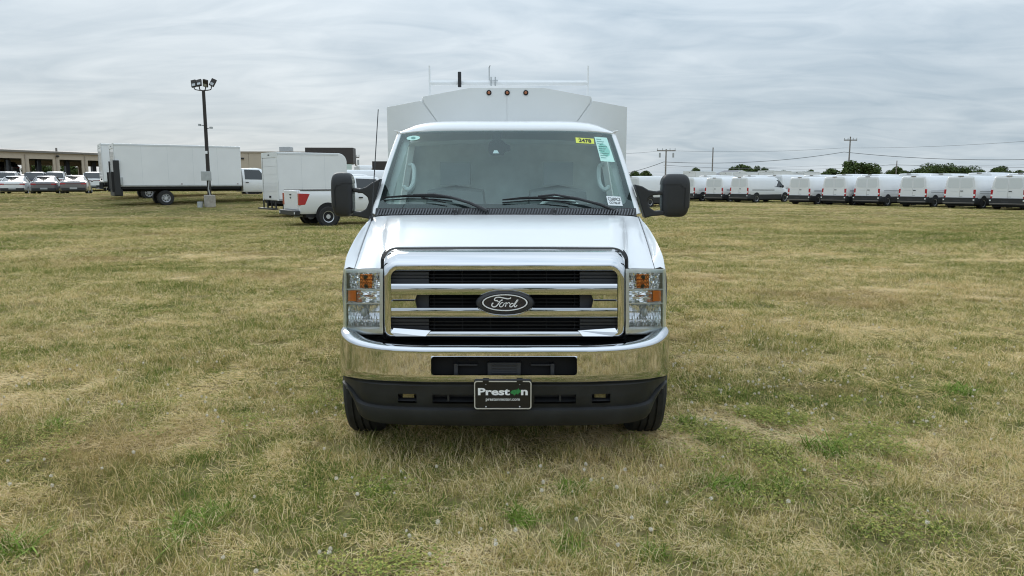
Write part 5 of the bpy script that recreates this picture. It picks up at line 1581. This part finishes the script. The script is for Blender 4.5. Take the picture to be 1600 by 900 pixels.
# ------------------------------------------------------------------ turf
def blade_mesh(name, n, rad, hmin, hmax, wid, flat=.15, seed=0, tint=(0, 1)):
    rn = np.random.default_rng(seed)
    vs_, fs_, tn = [], [], []
    for k in range(n):
        r, a = rad * math.sqrt(rn.random()), rn.random() * 6.283
        x, y = r * math.cos(a), r * math.sin(a)
        h = hmin + (hmax - hmin) * rn.random() ** 1.4
        az = rn.random() * 6.283
        lean = rn.uniform(.25, 1.5) if rn.random() > flat else rn.uniform(1.6, 3.0)
        dx, dy = math.cos(az), math.sin(az)
        w = wid * rn.uniform(.7, 1.3)
        q0 = rn.random()
        t = tint[0] + (tint[1] - tint[0]) * (rn.uniform(-.12, .12) if q0 < .30 else rn.uniform(.40, .72) if q0 < .80 else rn.uniform(.8, 1.12))
        base = len(vs_)
        face = rn.random() * 3.14
        px, py = math.cos(face) * w / 2, math.sin(face) * w / 2
        for q, (f, wf) in enumerate(((0, 1), (.45, .85), (.8, .55))):
            bend = lean * h * f * f; zz = h * f / math.sqrt(1 + (lean * f) ** 2)
            cx, cy = x + dx * bend, y + dy * bend
            vs_ += [(cx - px * wf, cy - py * wf, zz), (cx + px * wf, cy + py * wf, zz)]
        bend = lean * h; vs_.append((x + dx * bend, y + dy * bend, h / math.sqrt(1 + lean ** 2) * .98 + .001))
        fs_ += [(base, base + 1, base + 3, base + 2), (base + 2, base + 3, base + 5, base + 4), (base + 4, base + 5, base + 6)]
        tn += [t] * 7
    me = bpy.data.meshes.new(name); me.from_pydata(vs_, [], fs_)
    at_ = me.attributes.new('tint', 'FLOAT', 'POINT'); at_.data.foreach_set('value', tn)
    return me

def scatter(name, pts, rz, scl, idx, meshes, mats, label, cat):
    """one object: points that carry copies of the given meshes"""
    cl = bpy.data.collections.new(name + '_source')
    for k, me in enumerate(meshes):
        me.materials.clear(); me.materials.append(mats[k % len(mats)])
        o = bpy.data.objects.new('%02d_%s' % (k, me.name), me); cl.objects.link(o)
    me = bpy.data.meshes.new(name); me.from_pydata([tuple(p) for p in pts], [], [])
    n = len(pts)
    def att(nm, ty, data, key='value'):
        a = me.attributes.new(nm, ty, 'POINT'); a.data.foreach_set(key, np.asarray(data).ravel())
    att('rot', 'FLOAT_VECTOR', np.stack([np.zeros(n), np.zeros(n), rz], 1).astype(np.float32), 'vector')
    att('scl', 'FLOAT_VECTOR', np.asarray(scl, np.float32), 'vector')
    att('pick', 'INT', np.asarray(idx, np.int32))
    ob = bpy.data.objects.new(name, me); col.objects.link(ob)
    ng = bpy.data.node_groups.new(name, 'GeometryNodeTree')
    ng.interface.new_socket('Geometry', in_out='INPUT', socket_type='NodeSocketGeometry')
    ng.interface.new_socket('Geometry', in_out='OUTPUT', socket_type='NodeSocketGeometry')
    N, Lk = ng.nodes, ng.links
    gi, go = N.new('NodeGroupInput'), N.new('NodeGroupOutput')
    ci = N.new('GeometryNodeCollectionInfo'); ci.inputs['Collection'].default_value = cl
    ci.inputs['Separate Children'].default_value = True; ci.inputs['Reset Children'].default_value = True
    ip = N.new('GeometryNodeInstanceOnPoints'); ip.inputs['Pick Instance'].default_value = True
    def na(nm, ty):
        k = N.new('GeometryNodeInputNamedAttribute'); k.data_type = ty; k.inputs['Name'].default_value = nm; return k.outputs['Attribute']
    Lk.new(gi.outputs[0], ip.inputs['Points']); Lk.new(ci.outputs[0], ip.inputs['Instance'])
    Lk.new(na('pick', 'INT'), ip.inputs['Instance Index']); Lk.new(na('rot', 'FLOAT_VECTOR'), ip.inputs['Rotation']); Lk.new(na('scl', 'FLOAT_VECTOR'), ip.inputs['Scale'])
    Lk.new(ip.outputs[0], go.inputs[0])
    m = ob.modifiers.new('scatter', 'NODES'); m.node_group = ng
    return tag(ob, label, cat, kind='stuff')

NV = 10
near = [blade_mesh('grass_clump', 44, .085, .025, .10, .0038, .22, s, (0, 1)) for s in range(NV)]
zones = [(-9, 2, 60, 1.5, 1.0), (2, 5.5, 140, 1.0, 1.0), (5.5, 9, 95, 1.15, 1.0), (9, 16, 60, 1.45, 1.0), (16, 34, 20, 2.3, .95), (34, 75, 3.4, 5.0, .75)]
P_, S_ = [], []
for y0, y1, den, sxy, szz in zones:
    wmax = .84 * max(abs(y1), 4) + 2.5
    n = int(den * 2 * wmax * (y1 - y0))
    xs = rng.uniform(-wmax, wmax, n); ys = rng.uniform(y0, y1, n)
    for x, y in zip(xs, ys):
        if abs(x) > .84 * max(y, 4) + 2.5: continue
        bare = noise.noise(Vector((x * .9 + 40, y * .9, 0))) + .6 * noise.noise(Vector((x * 2.6, y * 2.6 + 9, 1)))
        thick = noise.noise(Vector((x * .45 + 7, y * .45, 5)))
        hs = 1.0 + .35 * thick + .25 * noise.noise(Vector((x * 1.9, y * 1.9, 2)))
        if y < 18 and bare > .42 and rng.random() < min(.93, (bare - .42) * 3.2 + .45): continue
        if y < 18 and bare > .30: hs *= .7
        if abs(x - TX) < 1.1 and y > TY + .1 and y < TY + 6: hs *= 1.25        # uncropped under the truck
        tyre = abs(abs(x - TX) - .965) < .17 and abs(y - TY - axle_d) < .3
        if tyre: hs *= .4
        P_.append((x, y, hgt(x, y) - .004)); S_.append((sxy, sxy, szz * hs))
n = len(P_)
pick = rng.integers(0, NV, n)
tall = [blade_mesh('straw_clump', 9, .07, .06, .15, .0026, .05, 200 + s, (0, .35)) for s in range(4)]
for q in range(n):
    if P_[q][1] < 16 and rng.random() < .13: pick[q] = NV + rng.integers(0, 4)
scatter('grass', P_, rng.uniform(0, 6.283, n), S_, pick, near + tall, [M['grass']], 'dry mown grass with green patches covering the field', 'grass')

def thatch_mesh(name, seed):
    rn = np.random.default_rng(seed); vs_, fs_, tn = [], [], []
    for k in range(60):
        r, a = .11 * math.sqrt(rn.random()), rn.random() * 6.283
        x, y, az = r * math.cos(a), r * math.sin(a), rn.random() * 6.283
        L, w = rn.uniform(.03, .10), rn.uniform(.0018, .0036)
        z0, z1 = rn.uniform(.003, .018), rn.uniform(.003, .03)
        dx, dy = math.cos(az), math.sin(az); b = len(vs_); bow_ = rn.uniform(-.25, .25) * L
        for f in (0, .5, 1):
            cx, cy, cz = x + dx * L * f - dy * bow_ * f * f, y + dy * L * f + dx * bow_ * f * f, z0 + (z1 - z0) * f
            vs_ += [(cx - dy * w / 2, cy + dx * w / 2, cz), (cx + dy * w / 2, cy - dx * w / 2, cz + w * .3)]
        fs_ += [(b, b + 1, b + 3, b + 2), (b + 2, b + 3, b + 5, b + 4)]
        tn += [rn.uniform(-.3, .6)] * 6
    me = bpy.data.meshes.new(name); me.from_pydata(vs_, [], fs_)
    at_ = me.attributes.new('tint', 'FLOAT', 'POINT'); at_.data.foreach_set('value', tn)
    return me
TP, TS = [], []
for y0, y1, den, sxy in ((2, 6, 120, 1.0), (6, 10, 70, 1.3), (10, 18, 26, 1.9)):
    wmax = .84 * max(y1, 4) + 2.5
    m_ = int(den * 2 * wmax * (y1 - y0))
    for x, y in zip(rng.uniform(-wmax, wmax, m_), rng.uniform(y0, y1, m_)):
        if abs(x) > .84 * max(y, 4) + 2.5: continue
        bare = noise.noise(Vector((x * .9 + 40, y * .9, 0))) + .6 * noise.noise(Vector((x * 2.6, y * 2.6 + 9, 1)))
        if bare < .25 and rng.random() > .22: continue
        TP.append((x, y, hgt(x, y))); TS.append((sxy, sxy, 1.0))
n = len(TP)
scatter('dead_grass', TP, rng.uniform(0, 6.283, n), TS, rng.integers(0, 6, n), [thatch_mesh('thatch', k) for k in range(6)], [M['grass']], 'dead straw lying flat between the living grass', 'grass')

# low yellow-green clover leaves in patches, clover flowers
def clover_mesh(name, seed):
    rn = np.random.default_rng(seed); vs_, fs_ = [], []
    for k in range(26):
        r, a = .09 * math.sqrt(rn.random()), rn.random() * 6.283
        c = np.array((r * math.cos(a), r * math.sin(a), rn.uniform(.010, .05)))
        b = len(vs_); s = rn.uniform(.005, .009); ph = rn.random() * 6.28
        vs_.append(tuple(c))
        for j in range(6):
            an = ph + j * 1.047; rr_ = s * (1 if j % 2 else .55)
            vs_.append((c[0] + rr_ * math.cos(an), c[1] + rr_ * math.sin(an), c[2] + rn.uniform(-.3, .5) * s))
        fs_ += [(b, b + 1 + j, b + 1 + (j + 1) % 6) for j in range(6)]
    me = bpy.data.meshes.new(name); me.from_pydata(vs_, [], fs_); return me
M['clover'] = leaf_mat('clover_leaf', (.16, .22, .045), (.48, .44, .12))
def patch_pts(px, py, rx, ry, n):
    """points on the ground round the place seen at px, py"""
    t = (450 - py) / FPX; c, s = math.cos(PITCH), math.sin(PITCH)
    Y = -CAM_H * (c + t * s) / (t * c - s)
    X = xray(px, Y, 0)
    out = []
    for _ in range(n):
        a, r = rng.random() * 6.283, math.sqrt(rng.random())
        out.append((X + rx * r * math.cos(a), Y + ry * r * math.sin(a)))
    return out
cp = []
for px, py, rx, ry, n in ((1200, 690, 1.0, .6, 520), (1310, 715, .5, .35, 150), (1110, 640, .7, .7, 170), (1260, 650, .9, .6, 240), (1180, 770, .5, .25, 100), (330, 660, .9, .6, 130), (560, 770, .3, .2, 30), (480, 640, .5, .5, 70), (1420, 830, .4, .2, 50), (600, 880, .3, .15, 40), (60, 700, .5, .4, 50)):
    for x, y in patch_pts(px, py, rx, ry, n):
        if noise.noise(Vector((x * 2.3, y * 2.3, 8))) > -.02: cp.append((x, y, hgt(x, y)))
n = len(cp); sc = rng.uniform(.8, 1.4, n)
scatter('clover_leaves', cp, rng.uniform(0, 6.28, n), np.stack([sc, sc, sc], 1), rng.integers(0, 4, n), [clover_mesh('clover_tuft', k) for k in range(4)], [M['clover']], 'low yellow green clover leaves in patches between the grass', 'clover')

def flower_mesh(name, seed):
    rn = np.random.default_rng(seed); mb = MB()
    
    mb.ball((.004, .004, .075), (.008, .008, .006), 8)
    for k in range(40):
        v = Vector(rn.normal(size=3)); v.normalize()
        c = Vector((.004, .004, .075)) + v * .0075
        u = v.cross(Vector((0, .3, 1))).normalized() * .004; w = v.cross(u).normalized() * .004
        mb.add([c - u, c + w * .6, c + u, c + v * .006], [(0, 1, 3), (1, 2, 3), (0, 1, 2)])
    me = bpy.data.meshes.new(name); me.from_pydata(mb.v, [], mb.f); return me
M['flower'] = leaf_mat('clover_flower', (.66, .58, .44), (.90, .86, .76))
fp = []
for px, py, rx, ry, n in ((1250, 640, 1.3, .8, 70), (1150, 610, .9, .8, 40), (400, 645, 1.1, .5, 34), (90, 740, .5, .4, 10), (460, 780, .3, .2, 6), (1340, 610, 1.6, 1.4, 60), (1130, 530, 1.3, 1.5, 40), (700, 790, 1.1, .5, 22), (1100, 560, 1.0, 1.4, 25), (300, 560, 3, 2, 40), (1400, 560, 2, 2, 60), (1500, 480, 3, 4, 60), (200, 600, 1.5, 1, 16), (640, 860, .7, .2, 9), (900, 860, .8, .25, 7), (520, 690, .8, .5, 10), (1100, 760, 1.0, .4, 16), (420, 880, .7, .2, 6), (1480, 800, .6, .3, 5)):
    fp += patch_pts(px, py, rx, ry, n)
fp = [(x, y, hgt(x, y)) for x, y in fp if not (abs(x - TX) < 1.1 and 4.3 < y < 10.5)]
fp = [p for p in fp if rng.random() < .75]
n = len(fp); sc = rng.uniform(.6, 1.05, n)
scatter('clover_flowers', fp, rng.uniform(0, 6.28, n), np.stack([sc, sc, sc], 1), rng.integers(0, 4, n), [flower_mesh('clover_flower', k) for k in range(4)], [M['flower']], 'small white clover flowers dotted over the grass', 'clover')

# single tufts of long green grass
M['tuft'] = leaf_mat('green_tuft_blade', (.10, .17, .02), (.27, .38, .07))
tuft_me = [blade_mesh('green_tuft', 150, .10, .06, .15, .007, .25, 60 + k) for k in range(3)]
for me in tuft_me: me.materials.append(M['tuft'])
tufts = [(818, 815, .9, 'green grass tuft alone in the straw ahead of the licence plate'), (885, 858, .8, 'green grass tuft ahead of the plate, the nearer of a close pair'), (1290, 708, 1.5, 'largest green tuft at the edge of the yellow clover patch'),
         (1115, 695, .9, 'small green tuft in the clover patch nearest the right front tyre'), (300, 828, 1.1, 'spreading green tuft on the bare straw left of the truck'), (340, 806, .8, 'lesser green tuft touching the spreading one left of the truck'),
         (8, 866, 1.3, 'thick green tuft at the left edge of the field'), (590, 772, .8, 'faint green tuft ahead of the left front tyre'), (1140, 765, 1.2, 'broad green tuft below the yellow clover patch'), (1220, 765, .9, 'flat green tuft beside the broad one below the clover patch'),
         (895, 768, .9, 'green tuft in the shade line ahead of the bumper'), (1075, 662, .8, 'green tuft hard by the right front tyre'), (85, 668, .9, 'small green tuft among clover flowers left of the truck'), (1500, 614, 1.1, 'green tuft out to the right among pale straw'), (1020, 868, .6, 'tiny green tuft in the straw ahead of the right front tyre')]
for k, (px, py, s, lab) in enumerate(tufts):
    x, y = patch_pts(px, py, 0, 0, 1)[0]
    o = bpy.data.objects.new('grass_tuft', tuft_me[k % 3]); col.objects.link(o)
    o.location = (x, y, hgt(x, y) - .005); o.rotation_euler = (0, 0, k * 1.3); o.scale = (s, s, .75 * s ** .5)
    tag(o, lab, 'grass tuft', 'green tufts in the dry grass')
